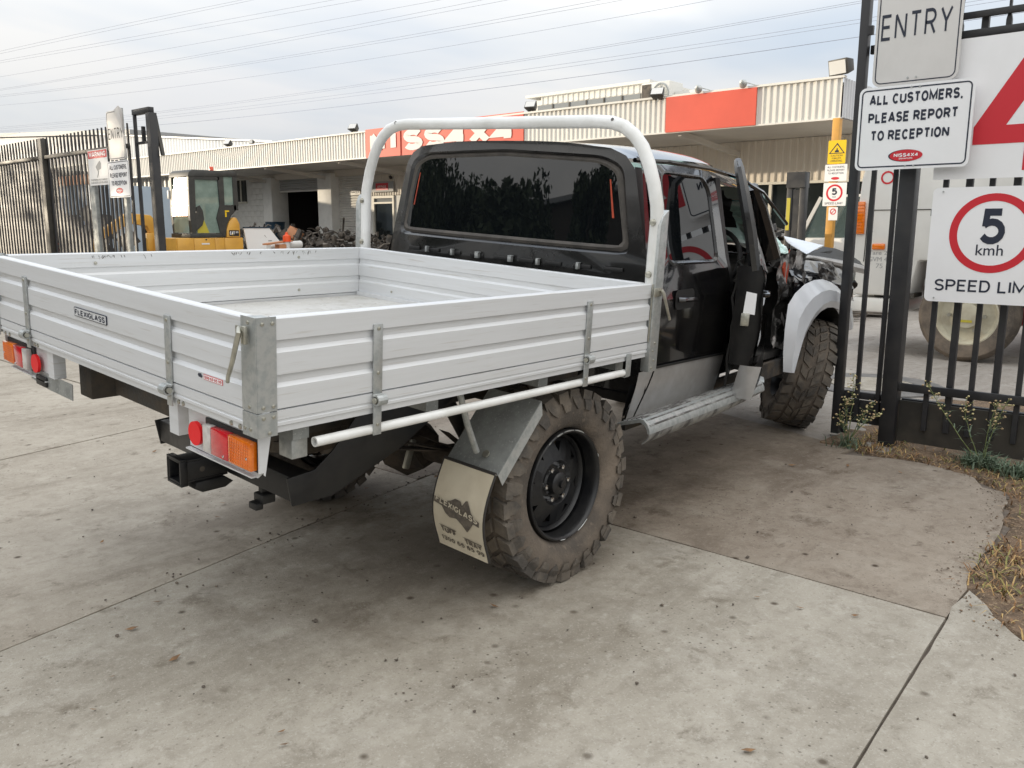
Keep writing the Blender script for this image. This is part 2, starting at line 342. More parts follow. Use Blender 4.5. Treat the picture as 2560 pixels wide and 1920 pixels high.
def thing(name, label, cat, loc=(0, 0, 0), rot=(0, 0, 0), group=None, local=False, kind=None):
    o = bpy.data.objects.new(name, None); COL.objects.link(o); o.location = loc; o.rotation_euler = rot
    o.empty_display_size = 0.2
    OFF[o.name] = Vector((0, 0, 0)) if local else Vector(loc)
    return tag(o, label, cat, group, kind)
def part(name, mb, m, parent, bevel=0.0, smooth=False, label=None, thick=0.0, kind=None, recalc=True, seg=2):
    off = OFF[parent.name]
    me = mb if isinstance(mb, bpy.types.Mesh) else mesh_of(mb, bevel, smooth, name, thick, recalc, off, seg)
    o = bpy.data.objects.new(name, me); COL.objects.link(o); o.parent = parent
    if len(me.materials) == 0: me.materials.append(MATS[m])
    OFF[o.name] = off
    if label: o['label'] = label
    if kind: o['kind'] = kind
    return o
def solo(name, mb, m, label, cat, loc, bevel=0.0, smooth=False, group=None, kind=None, thick=0.0, recalc=True):
    me = mesh_of(mb, bevel, smooth, name, thick, recalc, Vector(loc)); me.materials.append(MATS[m])
    o = bpy.data.objects.new(name, me); COL.objects.link(o); o.location = loc; OFF[o.name] = Vector(loc)
    return tag(o, label, cat, group, kind)
def structure(name, mb, m, **k):
    me = mesh_of(mb, name=name, **k); me.materials.append(MATS[m])
    o = bpy.data.objects.new(name, me); COL.objects.link(o); o['kind'] = 'structure'; OFF[o.name] = Vector((0, 0, 0)); return o
def piece(name, me, parent, loc, rot=(0, 0, 0), scale=(1, 1, 1), m=None):
    """alike piece: shares its mesh; loc in the parent's coordinates as authored"""
    o = bpy.data.objects.new(name, me); COL.objects.link(o); o.parent = parent; o.location = Vector(loc) - OFF[parent.name]
    o.rotation_euler = rot; o.scale = scale; OFF[o.name] = OFF[parent.name]
    if m and len(me.materials) == 0: me.materials.append(MATS[m])
    return o

def arc(cx_, cy_, rx, ry, a0, a1, n=9): return [(cx_+rx*math.cos(R(a0+(a1-a0)*k/n)), cy_+ry*math.sin(R(a0+(a1-a0)*k/n))) for k in range(n+1)]
GL = {   # stroke letters: (width, strokes in a unit box)
 'A': (.70, [[(0, 0), (.46, 1), (.54, 1), (1, 0)], [(.2, .30), (.8, .30)]]), 'C': (.64, [arc(.5, .5, .5, .5, 42, 318, 16)]),
 'D': (.64, [[(0, 0), (0, 1), (.45, 1)] + arc(.5, .5, .5, .5, 80, -80, 10) + [(.45, 0), (0, 0)]]),
 'E': (.56, [[(1, 1), (0, 1), (0, 0), (1, 0)], [(0, .52), (.88, .52)]]), 'F': (.54, [[(1, 1), (0, 1), (0, 0)], [(0, .50), (.85, .50)]]),
 'G': (.66, [arc(.5, .5, .5, .5, 42, 330, 16) + [(1, .45), (.58, .45)]]), 'H': (.64, [[(0, 0), (0, 1)], [(1, 0), (1, 1)], [(0, .5), (1, .5)]]), 'I': (.0, [[(.5, 0), (.5, 1)]]),
 'K': (.64, [[(0, 0), (0, 1)], [(1, 1), (.05, .42)], [(.35, .62), (1, 0)]]), 'L': (.52, [[(0, 1), (0, 0), (1, 0)]]), 'M': (.84, [[(0, 0), (0, 1), (.5, .15), (1, 1), (1, 0)]]),
 'N': (.66, [[(0, 0), (0, 1)], [(.0, 1), (1, 0)], [(1, 0), (1, 1)]]), 'O': (.68, [arc(.5, .5, .5, .5, 90, 450, 22)]), 'P': (.60, [[(0, 0), (0, 1), (.5, 1)] + arc(.52, .73, .48, .27, 80, -80, 8) + [(.5, .46), (0, .46)]]),
 'R': (.62, [[(0, 0), (0, 1), (.5, 1)] + arc(.52, .74, .45, .26, 80, -80, 8) + [(.5, .48), (0, .48)], [(.52, .48), (1, 0)]]),
 'S': (.60, [arc(.5, .75, .48, .25, 22, 250, 10) + arc(.5, .25, .5, .25, 70, -158, 10)]), 'T': (.60, [[(0, 1), (1, 1)], [(.5, 1), (.5, 0)]]),
 'U': (.64, [[(0, 1), (0, .35)] + arc(.5, .33, .5, .33, 180, 360, 10) + [(1, 1)]]), 'V': (.68, [[(0, 1), (.5, 0), (1, 1)]]), 'W': (.95, [[(0, 1), (.25, 0), (.5, .9), (.75, 0), (1, 1)]]),
 'X': (.64, [[(0, 0), (1, 1)], [(0, 1), (1, 0)]]), 'Y': (.66, [[(0, 1), (.5, .45), (1, 1)], [(.5, .45), (.5, 0)]]),
 '0': (.56, [arc(.5, .5, .5, .5, 90, 450, 20)]), '1': (.22, [[(0, .78), (.9, 1), (.9, 0)]]), '3': (.54, [arc(.48, .75, .46, .25, 150, -80, 9) + arc(.48, .26, .52, .26, 80, -155, 9)]),
 '4': (.62, [[(.74, 1), (.02, .30), (1, .30)], [(.74, 0), (.74, 1)]]), '5': (.58, [[(.92, 1), (.16, 1), (.10, .50)], arc(.46, .33, .54, .33, 140, -150, 12)]),
 '6': (.56, [arc(.62, .62, .62, .38, 70, 180, 6) + arc(.5, .31, .5, .31, 180, 540, 16)]), '9': (.56, [arc(.38, .38, .62, .38, 250, 360, 6) + arc(.5, .69, .5, .31, 0, 360, 16)]),
 '2': (.56, [arc(.5, .72, .48, .28, 165, -30, 9) + [(0, 0), (1, 0)]]), ',': (.06, [[(1, .06), (.2, -.22)]]), ' ': (.42, []), '8': (.56, [arc(.5, .75, .44, .25, 90, 450, 14), arc(.5, .25, .5, .25, 90, 450, 14)])}
def stroke_text(body, h, width, t, gap, italic):
    mb = MB(); x = 0.0; dz = 0
    for ch in body:
        w, strokes = GL[ch]
        if ch == ' ': x += w; continue
        iw = max(0, w - .0) ; ht = 1 - t
        for st_ in strokes:
            pts = [Vector((x + t/2 + px*iw, t/2 + py*ht)) for px, py in st_]; n = len(pts)
            closed = (pts[0]-pts[-1]).length < 1e-4
            if closed: pts = pts[:-1]; n -= 1
            Lr, Rr = [], []
            for i in range(n):
                a = pts[i-1] if (i or closed) else None; b = pts[(i+1) % n] if (i < n-1 or closed) else None; p = pts[i]
                d0 = (p-a).normalized() if a is not None else (b-p).normalized(); d1 = (b-p).normalized() if b is not None else d0
                n0 = Vector((-d0.y, d0.x)); n1 = Vector((-d1.y, d1.x)); m_ = (n0+n1)
                m_ = m_.normalized() if m_.length > 1e-4 else n0
                k = t/2/max(.42, m_.dot(n0)); Lr.append(p+m_*k); Rr.append(p-m_*k)
            dz += 1; z = (dz % 3)*.00012
            o = len(mb.v); mb.v += [(q.x+italic*q.y, q.y, z) for q in Lr] + [(q.x+italic*q.y, q.y, z) for q in Rr]
            mb.f += [(o+i, o+n+i, o+n+(i+1) % n, o+(i+1) % n) for i in range(n if closed else n-1)]
        x += iw + t + gap
    x -= gap; kx = (width/x) if width else h
    mb.v = [(a*kx, b*h, c) for a, b, c in mb.v]; return mb, x*kx
def text_mesh(body, h, width=None, bold=0.0, ext=0.0006, spacing=1.0, align='LEFT', italic=0.0):
    if bold > 0 and all(c in GL for c in body):
        t = .125 if bold <= .005 else .155 if bold <= .007 else .23 if bold <= .013 else .20 if bold <= .035 else .29
        return stroke_text(body, h, width, t, .12*spacing**4 if bold < .04 else .07, italic)
    cu = bpy.data.curves.new('lettering', 'FONT'); cu.body = body; cu.size = 1.0; cu.offset = bold; cu.extrude = 0.0
    cu.space_character = spacing; cu.resolution_u = 3; cu.shear = italic
    ob = bpy.data.objects.new('lettering', cu); COL.objects.link(ob)
    dg = bpy.context.evaluated_depsgraph_get(); me = bpy.data.meshes.new_from_object(ob.evaluated_get(dg))
    bpy.data.objects.remove(ob); bpy.data.curves.remove(cu)
    xs = [v.co.x for v in me.vertices]; ys = [v.co.y for v in me.vertices]
    cap = 0.729; k = h/cap; x0, x1 = min(xs), max(xs); kx = (width/(x1-x0)) if width else k
    for v in me.vertices: v.co = ((v.co.x - x0)*kx, v.co.y*k, 0)
    mb = MB(); mb.add([v.co.copy() for v in me.vertices], [tuple(p.vertices) for p in me.polygons])
    bpy.data.meshes.remove(me); return mb, (x1-x0)*kx
def lettering(body, parent, origin, h, m='sign_ink', width=None, bold=0.0, xdir=(0, -1, 0), ydir=(0, 0, 1), center=False, name='lettering', italic=0.0, spacing=1.0):
    mb, w = text_mesh(body, h, width, bold, italic=italic, spacing=spacing)
    o = Vector(origin); xd = Vector(xdir); yd = Vector(ydir)
    if center: o = o - xd*w/2
    mb.xform(lambda x, y, z: o + xd*x + yd*y + xd.cross(yd)*z)
    return part(name, mb, m, parent, recalc=False)
_DISC = {}
def studs(name, items, m, parent, fn=None):
    """rivets, bolts and nuts: one piece each, sharing a mesh; items: (point, axis, radius)"""
    if m not in _DISC:
        me = mesh_of(MB().lathe([(1, 0), (.92, .45), (.5, .62), (0, .66)], 10, lambda a, r, h: (r*math.cos(a), r*math.sin(a), h)), name=name, smooth=True); me.materials.append(MATS[m]); _DISC[m] = me
    for p, ax, r in items:
        q = Vector(ax).to_track_quat('Z', 'Y').to_euler(); piece(name, _DISC[m], parent, p, q, (r, r, r))
def rrect(w0, w1, h0, h1, r, n=5):
    pts = []
    for cx_, cy_, a0 in ((w1-r, h1-r, 0), (w0+r, h1-r, 90), (w0+r, h0+r, 180), (w1-r, h0+r, 270)):
        pts += [(cx_+r*math.cos(R(a0+90*k/n)), cy_+r*math.sin(R(a0+90*k/n))) for k in range(n+1)]
    return pts
def rounded(poly, r, n=4):
    out_ = []
    for i, p in enumerate(poly):
        p = Vector(p); a = Vector(poly[i-1]); b = Vector(poly[(i+1) % len(poly)])
        da = (a-p).normalized(); db = (b-p).normalized(); rr = min(r, (a-p).length*0.45, (b-p).length*0.45)
        q0 = p+da*rr; q1 = p+db*rr
        for k in range(n+1):
            t = k/n; out_.append(tuple(q0*(1-t)**2 + p*2*t*(1-t) + q1*t*t))
    return out_
def radial(poly, c, n=96):
    """sample a closed outline at n even angles round c"""
    c = Vector(c); res = []
    P = [Vector(p)-c for p in poly]
    for k in range(n):
        a = 2*PI*k/n; d = Vector((math.cos(a), math.sin(a))); best = None
        for i in range(len(P)):
            p, q = P[i-1], P[i]; e = q-p; dn = d.x*e.y - d.y*e.x
            if abs(dn) < 1e-9: continue
            t = (p.x*e.y - p.y*e.x)/dn; s = (p.x*d.y - p.y*d.x)/dn
            if t > 0 and -1e-6 <= s <= 1+1e-6 and (best is None or t > best): best = t
        res.append(tuple(c + d*best))
    return res
# ================================================================ SETTING: ground, driveway, verge
structure('ground', MB().grid(20, 20, lambda u, v: (-600+1200*u, -600+1200*v, -0.06)), 'street')
drive = thing('driveway', None, None, (0, 0, 0), kind='structure')
def la(x): return 1.155 + 0.179*x
def ld(x): return 3.50 + 0.183*x
def lc(x): return -1.205 + 0.0535*x
G = 0.0045
structure('joint_sand', MB().grid(1, 1, lambda u, v: (-9+13.15*u, -7+22.9*v, -.014 if u < .5 else -.016)), 'joint_sand')
def slab(poly, m, z=0.0):
    pts = []
    for i, p in enumerate(poly):
        a = Vector(p); b = Vector(poly[(i+1) % len(poly)]); n = max(1, min(60, int((b-a).length/0.09)))
        nr = Vector((b.y-a.y, a.x-b.x)).normalized()
        for k in range(n):
            q = a.lerp(b, k/n); w = noise.noise(Vector((q.x*9, q.y*9, 3.3)))*(0.03 if (q.x > 1.98 and q.y < -.02 and i > 1) else 0.0025) + max(0, noise.noise(Vector((q.x*23, q.y*23, 9)))-0.35)*0.02
            q = q - nr*w*(1 if k else 0); pts.append((q.x, q.y))
    mb = MB(); n = len(pts)
    mb.add([(x, y, z-0.003) for x, y in pts] + [(x, y, z-0.09) for x, y in pts], [tuple(range(n))] + [(i, n+i, n+(i+1) % n, (i+1) % n) for i in range(n)])
    # inner top sheet a hair above, with an eased edge
    c = Vector((sum(p[0] for p in pts)/n, sum(p[1] for p in pts)/n))
    return part('concrete_slab', mb, m, drive)
B = 1.962
slab([(-9, la(-9)-G), (-9, lc(-9)+G), (0.9, lc(0.9)+G), (B-G, -1.10+G), (B-G, la(B)-G)], 'concrete_light')
slab([(-9, ld(-9)-G), (-9, la(-9)+G), (B-.12, la(B-.12)+G), (1.80, ld(1.8)-G)], 'concrete_mid', -0.001)
slab([(-9, 16), (-9, ld(-9)+G), (1.80-G, ld(1.8)+G), (1.80-G, 5.7), (1.80-G, 16)], 'concrete_mid', 0.001)
slab([(-9, lc(-9)-G), (-9, -7), (-0.5, -7), (0.9, -3.2), (1.55, -1.9), (1.936, -1.338), (1.987, -1.292), (2.09, -1.215), (2.166, -1.176), (2.26, -1.10), (2.175, -1.094-G), (B-G, -1.10-G), (0.9, lc(0.9)-G)], 'concrete_light', 0.001)
slab([(B+G, la(B)), (B+G, -1.10+G), (2.175, -1.094+G), (2.27, -1.09), (2.34, -1.07), (2.60, -1.06), (3.0, -1.045), (3.14, -1.03), (3.42, -0.975), (3.70, -0.93), (3.71, -0.82), (3.88, -0.74), (3.95, -0.68), (4.0, -0.45), (3.99, -0.29), (3.93, -0.15), (3.88, -0.01), (4.06, -0.04), (4.10-G, 0.076), (4.383-G, .894), (4.60-G, 1.55)], 'concrete_dirty', 0.0)
slab([(B+G-.12, la(B)+G), (4.60-G, 1.55+G), (5.2, 3.9), (1.82, ld(1.8)-G)], 'concrete_dirty', -0.001)
slab([(1.82, ld(1.8)+G), (5.2, 3.9+G), (5.2, 16), (1.82, 16)], 'concrete_mid', 0.0)
yard = MB().grid(1, 1, lambda u, v: (0, 0, 0))
yd = [(4.10+G, 0.076), (4.10+G, -14), (15.2, -14), (15.2, 40), (5.2+G, 40), (5.2+G, 3.9), (4.60+G, 1.55), (4.383+G, .894)]
mb = MB(); mb.add([(x, y, -0.006) for x, y in yd] + [(x, y, -0.06) for x, y in yd], [tuple(range(8))] + [(i, 8+i, 8+(i+1) % 8, (i+1) % 8) for i in range(8)])
structure('yard_pavement', mb, 'yard_concrete')
def in_slab(x, y):
    # the eaten edge of the two near slabs
    edge = [(1.55, -1.9), (1.936, -1.338), (2.06, -1.22), (2.28, -1.072), (3.14, -1.03), (3.70, -0.93), (3.88, -0.74), (4.0, -0.45), (3.93, -0.15), (4.06, -0.03)]
    for (a, b), (c_, d_) in zip(edge, edge[1:]):
        if a <= x <= c_ or c_ <= x <= a:
            t = (x-a)/(c_-a) if c_ != a else 0
            if y > b + t*(d_-b) + 0.01: return True
    return x < 1.55
# verge soil: a lumpy sheet under the fence, lower than the slabs' tops at its near edge
def verge_z(x, y): return (-0.07 if in_slab(x, y) else -0.004) + 0.018*noise.noise(Vector((x*1.7, y*1.7, 0))) + 0.012*noise.noise(Vector((x*7, y*7, 4)))
structure('verge_soil', MB().grid(110, 110, lambda u, v: (1.2+5.0*u, -5.8+5.98*v, verge_z(1.2+5.0*u, -5.8+5.98*v) + (0.012 if (u > .5 and v < .93) else 0))), 'soil', smooth=True)

spill = MB()
for k in range(3200):
    x = rnd.uniform(1.9, 4.25); y = rnd.uniform(-1.5, .05)
    if in_slab(x, y) and not in_slab(x, y-rnd.uniform(.02, .16)):
        s = rnd.choice([.0015, .002, .0025, .0025, .003, .004]); spill.ball((x, y, s*.15), s, jit=.8, sq=(1.3, 1.3, .45))
tag(structure('spilled_dirt', spill, 'soil'), kind='stuff')
def blade(mb, x, y, z, h, a, lean, w):
    d = Vector((math.cos(a), math.sin(a), 0)); s = Vector((-d.y, d.x, 0))*w/2; p = Vector((x, y, z))
    q = p + d*lean*0.4*h + Vector((0, 0, h*0.6)); t = p + d*lean*h + Vector((0, 0, h*(1-0.35*lean)))
    mb.add([p-s, p+s, q+s*.7, q-s*.7, t], [(0, 1, 2, 3), (3, 2, 4)])
straw = MB(); green = MB(); brown = MB()
for k in range(19000):
    x = rnd.uniform(1.6, 4.9); y = rnd.uniform(-2.4, 0.02)
    if in_slab(x, y) and not (x > 3.7 and y < 0.0 and rnd.random() < .02): continue
    d = noise.noise(Vector((x*2.2, y*2.2, 7)))
    near = x > 3.3 and y > -1.4
    if d < (-0.05 if near else 0.02) and rnd.random() < .8: continue
    if in_slab(x, y-.10) and rnd.random() < .35: continue
    z = max(verge_z(x, y), -.03); g = rnd.random() < (0.22 if d > .1 else .1)
    h = rnd.uniform(.015, .055)*(1.3 if g else 1)
    blade(green if g else (brown if rnd.random() < .60 else straw), x, y, z, h, rnd.uniform(0, 2*PI), rnd.uniform(.7, 2.3), rnd.uniform(.004, .008))
tag(structure('dry_grass', straw, 'straw', recalc=False), kind='stuff')
tag(structure('dry_grass', brown, 'dead_leaf', recalc=False), kind='stuff')
tag(structure('green_grass', green, 'grass', recalc=False), kind='stuff')
clods = MB(); leaves = MB()
for k in range(230):
    while True:
        x = rnd.uniform(-1.2, 4.2); y = rnd.uniform(-2.0, 4.5)
        if (x - CAM.x)**2 + (y - CAM.y)**2 > 1.2: break
    s = rnd.choice([.0025, .003, .0035, .004, .005, .0065, .009]) * rnd.uniform(.6, 1.0)
    if x > 1.9 and y < .3 and rnd.random() < .3: s *= 1.3
    clods.ball((x, y, s*.4), s, jit=.9, sq=(1, 1, .7))
for k in range(150):                    # crumbs under the rear wheel and along the joint
    t = rnd.random()
    if t < .5: x = rnd.gauss(1.2, .5); y = rnd.gauss(.5, .5)
    else: x = rnd.uniform(-.2, 2); y = la(x) + rnd.gauss(0, .05)
    s = rnd.uniform(.002, .006); clods.ball((x, y, s*.4), s, jit=.9, sq=(1, 1, .7))
for k in range(60):
    x = rnd.uniform(-.6, 4.2); y = rnd.uniform(-1.9, 3.5); a = rnd.uniform(0, 2*PI); s = rnd.uniform(.010, .024)
    d = Vector((math.cos(a), math.sin(a), 0))*s; e = Vector((-d.y, d.x, 0))*.45; p = Vector((x, y, .004))
    leaves.add([p-d, p+e+Vector((0, 0, .003)), p+d+Vector((0, 0, .006)), p-e], [(0, 1, 2, 3)])
tag(structure('loose_clods', clods, 'clod'), kind='stuff')
tag(structure('fallen_leaves', leaves, 'dead_leaf', recalc=False), kind='stuff')
# round drain cover in the yard behind the fence
dc = thing('drain_cover', 'round grey drain cover set in the yard floor behind the black fence', 'drain cover', (6.35, 0.62, 0))
part('surround', MB().lathe([(.36, -.02), (.36, .004), (.56, .004), (.56, -.02)], 36, lambda a, r, h: (6.35+r*math.cos(a), .62+r*math.sin(a), h)), 'cover_iron', dc)
part('lid', MB().disc((6.35, .62, -.02), .345, (0, 0, 1), 32, .026), 'concrete_light', dc)

# ================================================================ THE BUILDING ACROSS THE YARD
FX, WX = 13.0, 15.5
bld = thing('workshop_building', 'long low cream clad workshop with red sign boards and canopy across the yard', 'building', (15.5, 14, 0))
Z0, Z1 = 3.09, 3.70
def ribbed(y0, y1, z0, z1, x, pitch, depth, face=-1, n_sub=None):
    """trapezoid-ribbed steel sheet in a plane x = const"""
    prof = []; y = y0
    while y < y1 - 1e-6:
        for dy, dd in ((0, 0), (.55, 0), (.65, 1), (.90, 1)):
            yy = y + dy*pitch
            if yy < y1: prof.append((yy, x + face*dd*depth))
        y += pitch
    prof.append((y1, x))
    n = len(prof)
    return MB().add([(xx, yy, z0) for yy, xx in prof] + [(xx, yy, z1) for yy, xx in prof], [(i, i+1, n+i+1, n+i) for i in range(n-1)])
P = 0.1135; SHW = P*6
sheet = mesh_of(ribbed(0, SHW, 0, Z1-Z0, 0, P, 0.022), name='fascia_sheet', recalc=False); sheet.materials.append(MATS['cladding'])
y = 3.60
while y < 40:
    piece('fascia_sheet', sheet, bld, (FX, y, Z0)); y += SHW + .002
part('fascia_cap', MB().box(FX-.05, FX+.06, 3.56, 41, Z1, Z1+.035).box(FX-.035, FX+.02, 3.58, 41, Z0-.03, Z0), 'cladding', bld)
sidesh = ribbed(0, 2.5, Z0, Z1, 0, P, .022); sidesh.xform(lambda x, y, z: (FX+.02+y, 3.585+x, z))
part('fascia_return', sidesh, 'cladding_shade_grey', bld)
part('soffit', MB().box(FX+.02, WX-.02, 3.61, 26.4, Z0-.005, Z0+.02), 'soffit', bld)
part('canopy_roof', MB().box(FX+.02, WX+7, 3.61, 41, Z1-.12, Z1-.06), 'cladding', bld)
for yy in (6.6, 9.7, 13.2, 16.9, 20.4, 23.7):     # canopy brackets sloping back to the wall
    part('bracket', MB().beam((FX+.1, yy, Z0-.03), (WX-.03, yy, Z0-.26), .07, .10), 'soffit', bld)
part('wall_beam', MB().box(WX-.12, WX-.01, 9.2, 25.0, Z0-.20, Z0-.008), 'cladding_wall', bld)
# right bay: ribbed wall above a strip of dark windows
wsh = mesh_of(ribbed(0, .74, 2.25, Z0-.01, 0, .148, .025), name='wall_sheet', recalc=False); wsh.materials.append(MATS['cladding_wall'])
y = 3.62
while y < 16.6:
    piece('wall_sheet', wsh, bld, (WX, y, 0)); y += .742
part('window_head', MB().box(WX-.06, WX+.04, 3.62, 16.6, 2.20, 2.25), 'frame_cream', bld)
part('sill_wall', MB().box(WX-.03, WX+.08, 3.62, 16.6, 0, 1.02), 'block_paint', bld)
wy = [3.62, 4.55, 5.86, 7.15, 8.45, 9.75, 11.05, 12.4, 13.7, 15.0, 16.6]
for a, b in zip(wy, wy[1:]):
    w = part('window', MB().box(WX-.04, WX+.03, a-.03, a+.03, 1.02, 2.20), 'frame_cream', bld)
    part('pane', MB().box(WX+.01, WX+.02, a+.032, b-.032, 1.02, 2.20), 'window_dark', w)
    part('glazing_bar', MB().box(WX-.01, WX+.008, a+.032, b-.032, 1.60, 1.64), 'window_dark', w)
# reception door bay
part('reception_wall', MB().box(WX-.01, WX+.1, 16.6, 17.45, 0, 2.26).box(WX-.01, WX+.1, 18.42, 18.8, 0, 2.26), 'block_paint', bld)
rs = ribbed(16.62, 18.8, 2.27, Z0-.21, WX-.02, .11, .016); part('reception_cladding', rs, 'cladding_wall', bld)
dr = part('door', MB().box(WX-.05, WX+.05, 17.45, 17.52, 0, 2.26).box(WX-.05, WX+.05, 18.35, 18.42, 0, 2.26).box(WX-.05, WX+.05, 17.52, 18.35, 2.19, 2.26).box(WX-.05, WX+.05, 17.52, 18.35, 2.03, 2.08), 'frame_cream', bld)
part('pane', MB().box(WX+.0, WX+.012, 17.52, 18.35, 0.02, 2.03), 'window_dark', dr)
part('pane', MB().box(WX+.0, WX+.012, 17.52, 18.35, 2.08, 2.19), 'window_grey', dr)
# roller doors and piers
part('pier', MB().box(WX-.30, WX+.35, 20.10, 20.80, 0, 2.99), 'block_paint', bld, bevel=.01)
part('pier', MB().box(WX-.30, WX+.35, 23.38, 23.90, 0, 2.97), 'block_paint', bld, bevel=.01)
part('door_lintel', MB().box(WX-.10, WX+.30, 18.8, 20.1, 2.97, Z0-.01).box(WX-.10, WX+.30, 20.8, 23.38, 2.97, Z0-.01), 'block_paint', bld)
def slats(y0, y1, z0, z1, x, pitch=.078):
    n = int((z1-z0)/pitch); pr = []
    for i in range(n):
        z = z0 + i*pitch
        for t, d in ((0, 0), (.25, .016), (.5, .022), (.75, .016)): pr.append((x - d, z + t*pitch))
    pr.append((x, z1)); k = len(pr)
    return MB().add([(a, y0, b) for a, b in pr] + [(a, y1, b) for a, b in pr], [(i, i+1, k+i+1, k+i) for i in range(k-1)])
rd = part('roller_door', slats(18.80, 20.10, 0.02, 2.97, WX+.02), 'roller', bld)
rp = part('roller_door', slats(20.80, 23.38, 2.54, 2.97, WX+.05), 'shutter_grey', bld, label='half raised grey roller door over the dark opening')
part('bottom_bar', MB().box(WX+.02, WX+.08, 20.80, 23.38, 2.49, 2.54), 'roller', rp)
part('workshop_interior', MB().box(WX+.36, WX+6.5, 20.2, 20.3, 0, 3).box(WX+.36, WX+6.5, 24.0, 24.1, 0, 3).box(WX+6.5, WX+6.6, 20.2, 24.1, 0, 3).box(WX+.36, WX+6.5, 20.3, 24, 2.98, 3.0).box(WX+.36, WX+6.5, 20.3, 24, -.004, .006), 'dark_room', bld)
# white painted blockwork bay with a small dark window
blk = mesh_of(MB().box(-.09, 0, 0, .386, 0, .186), bevel=.006, name='block', seg=1); blk.materials.append(MATS['block_paint'])
part('block_backing', MB().box(WX+.03, WX+.12, 23.9, 27.2, 0, Z0-.01), 'block_paint', bld)
for r_ in range(4, 15):
    z = r_*.19; y = 23.91 - (.195 if r_ % 2 else 0)
    while y < 27.0:
        if y > 23.6 and not (r_ >= 11 and 25.2 < y+.386 and y < 26.1):
            piece('block', blk, bld, (WX+.03, max(y, 23.91), z))
        y += .39
w = part('window', MB().box(WX-.05, WX+.05, 25.42, 26.0, 2.17, 2.23).box(WX-.05, WX+.05, 25.42, 26.0, 2.97, 3.03).box(WX-.05, WX+.05, 25.68, 25.73, 2.23, 2.97), 'frame_cream', bld)
part('pane', MB().box(WX-.02, WX+.01, 25.42, 25.68, 2.23, 2.97).box(WX-.02, WX+.01, 25.73, 26.0, 2.23, 2.97), 'window_dark', w)
part('end_wall', ribbed(26.4, 40, 0, Z0-.01, FX+.5, .30, .05), 'roller', bld)
part('side_wall', MB().box(FX+.5, WX+.1, 26.3, 26.4, 0, Z0-.01), 'block_paint', bld)
part('rear_wall', MB().box(22, 22.2, 3.6, 41, 0, 3.6).box(WX, 22, 3.58, 3.62, 0, Z1-.12), 'cladding_shade_grey', bld)
# upper storey set back on the roof
UX = 17.2
part('upper_wall', MB().box(UX, 22, 9.92, 13.75, 3.5, 4.72), 'cladding', bld)
ush = mesh_of(ribbed(0, .68, 0, .20, 0, .17, .02), name='upper_sheet', recalc=False); ush.materials.append(MATS['cladding'])
y = 9.92
while y < 13.2: piece('upper_sheet', ush, bld, (UX-.005, y, 4.60)); y += .682
part('upper_roof', MB().box(UX-.10, 22.1, 9.85, 13.8, 4.80, 4.87), 'cladding', bld)
part('upper_end_sheet', MB().box(UX-.02, UX+.25, 9.78, 9.91, 3.6, 4.80), 'cladding_shade_grey', bld)
for k in range(6):
    a = 10.12 + k*.555
    w = part('window', MB().box(UX-.05, UX-.002, a-.02, a+.02, 4.42, 4.58), 'fence_dusty', bld)
    part('pane', MB().box(UX-.03, UX-.01, a+.022, a+.533, 4.42, 4.58), 'window_grey', w)
part('upper_sill', MB().box(UX-.07, UX-.003, 9.95, 13.6, 4.37, 4.41), 'cladding', bld)
# sheds behind
sh = thing('rear_shed', 'pale ribbed shed with low pitched roof behind the left end of the workshop', 'shed', (20, 38, 0))
pr = []; n = 120
for i in range(n+1):
    yy = 30.5 + 17*i/n; pr.append((20 - (.03 if i % 2 else 0), yy, 4.88 + .0865*(yy-30.5)))
part('wall', MB().add([(x, yy, 0) for x, yy, z in pr] + [(x, yy, z) for x, yy, z in pr], [(i, i+1, n+2+i, n+1+i) for i in range(n)]), 'warehouse', sh)
part('roof', MB().prism([(30.4, 4.90), (47.6, 6.385), (47.6, 6.46), (30.4, 4.975)], lambda u, v, w: (w, u, v), 19.9, 34), 'cladding_shade_grey', sh)
sh = thing('far_shed', 'pale blue grey shed roofline beyond the left palisade fence', 'shed', (24, 70, 0))
part('wall', MB().prism([(52, 0), (52, 7.0), (96, 9.6), (96, 0)], lambda u, v, w: (w, u, v), 24, 40), 'warehouse', sh)
part('roof', MB().prism([(51.5, 7.0), (96, 9.62), (96, 9.9), (51.5, 7.28)], lambda u, v, w: (w, u, v), 23.6, 40.4), 'shutter_grey', sh)

# boards on the fascia
bn = thing('shop_banner', 'red board with large white NISS4X4 lettering on the workshop fascia', 'sign board', (FX-.04, 12.93, Z0))
me = MB()
for a, b, o in ((10.31, 14.23, 0), (14.235, 15.55, -.02)):
    part('sheet', MB().box(FX-.045+o, FX-.028+o, a, b, Z0-.03, Z1+.055), 'banner_red', bn)
xd = -.012
lettering('N', bn, (FX-.066+xd, 15.36, 3.19), .47, 'banner_white', .56, .055)
lettering('I', bn, (FX-.066+xd, 14.58, 3.19), .47, 'banner_white', .20, .055)
lettering('SS', bn, (FX-.046+xd, 14.13, 3.16), .50, 'banner_white', 1.42, .055)
lettering('4X4', bn, (FX-.046+xd, 12.65, 3.17), .48, 'banner_white', 2.12, .06)
solo('blank_board', MB().box(FX-.06, FX-.028, 5.04, 6.82, 3.075, 3.70), 'banner_red', 'plain orange red board with no lettering on the right of the fascia', 'sign board', (FX-.04, 5.93, 3.07))
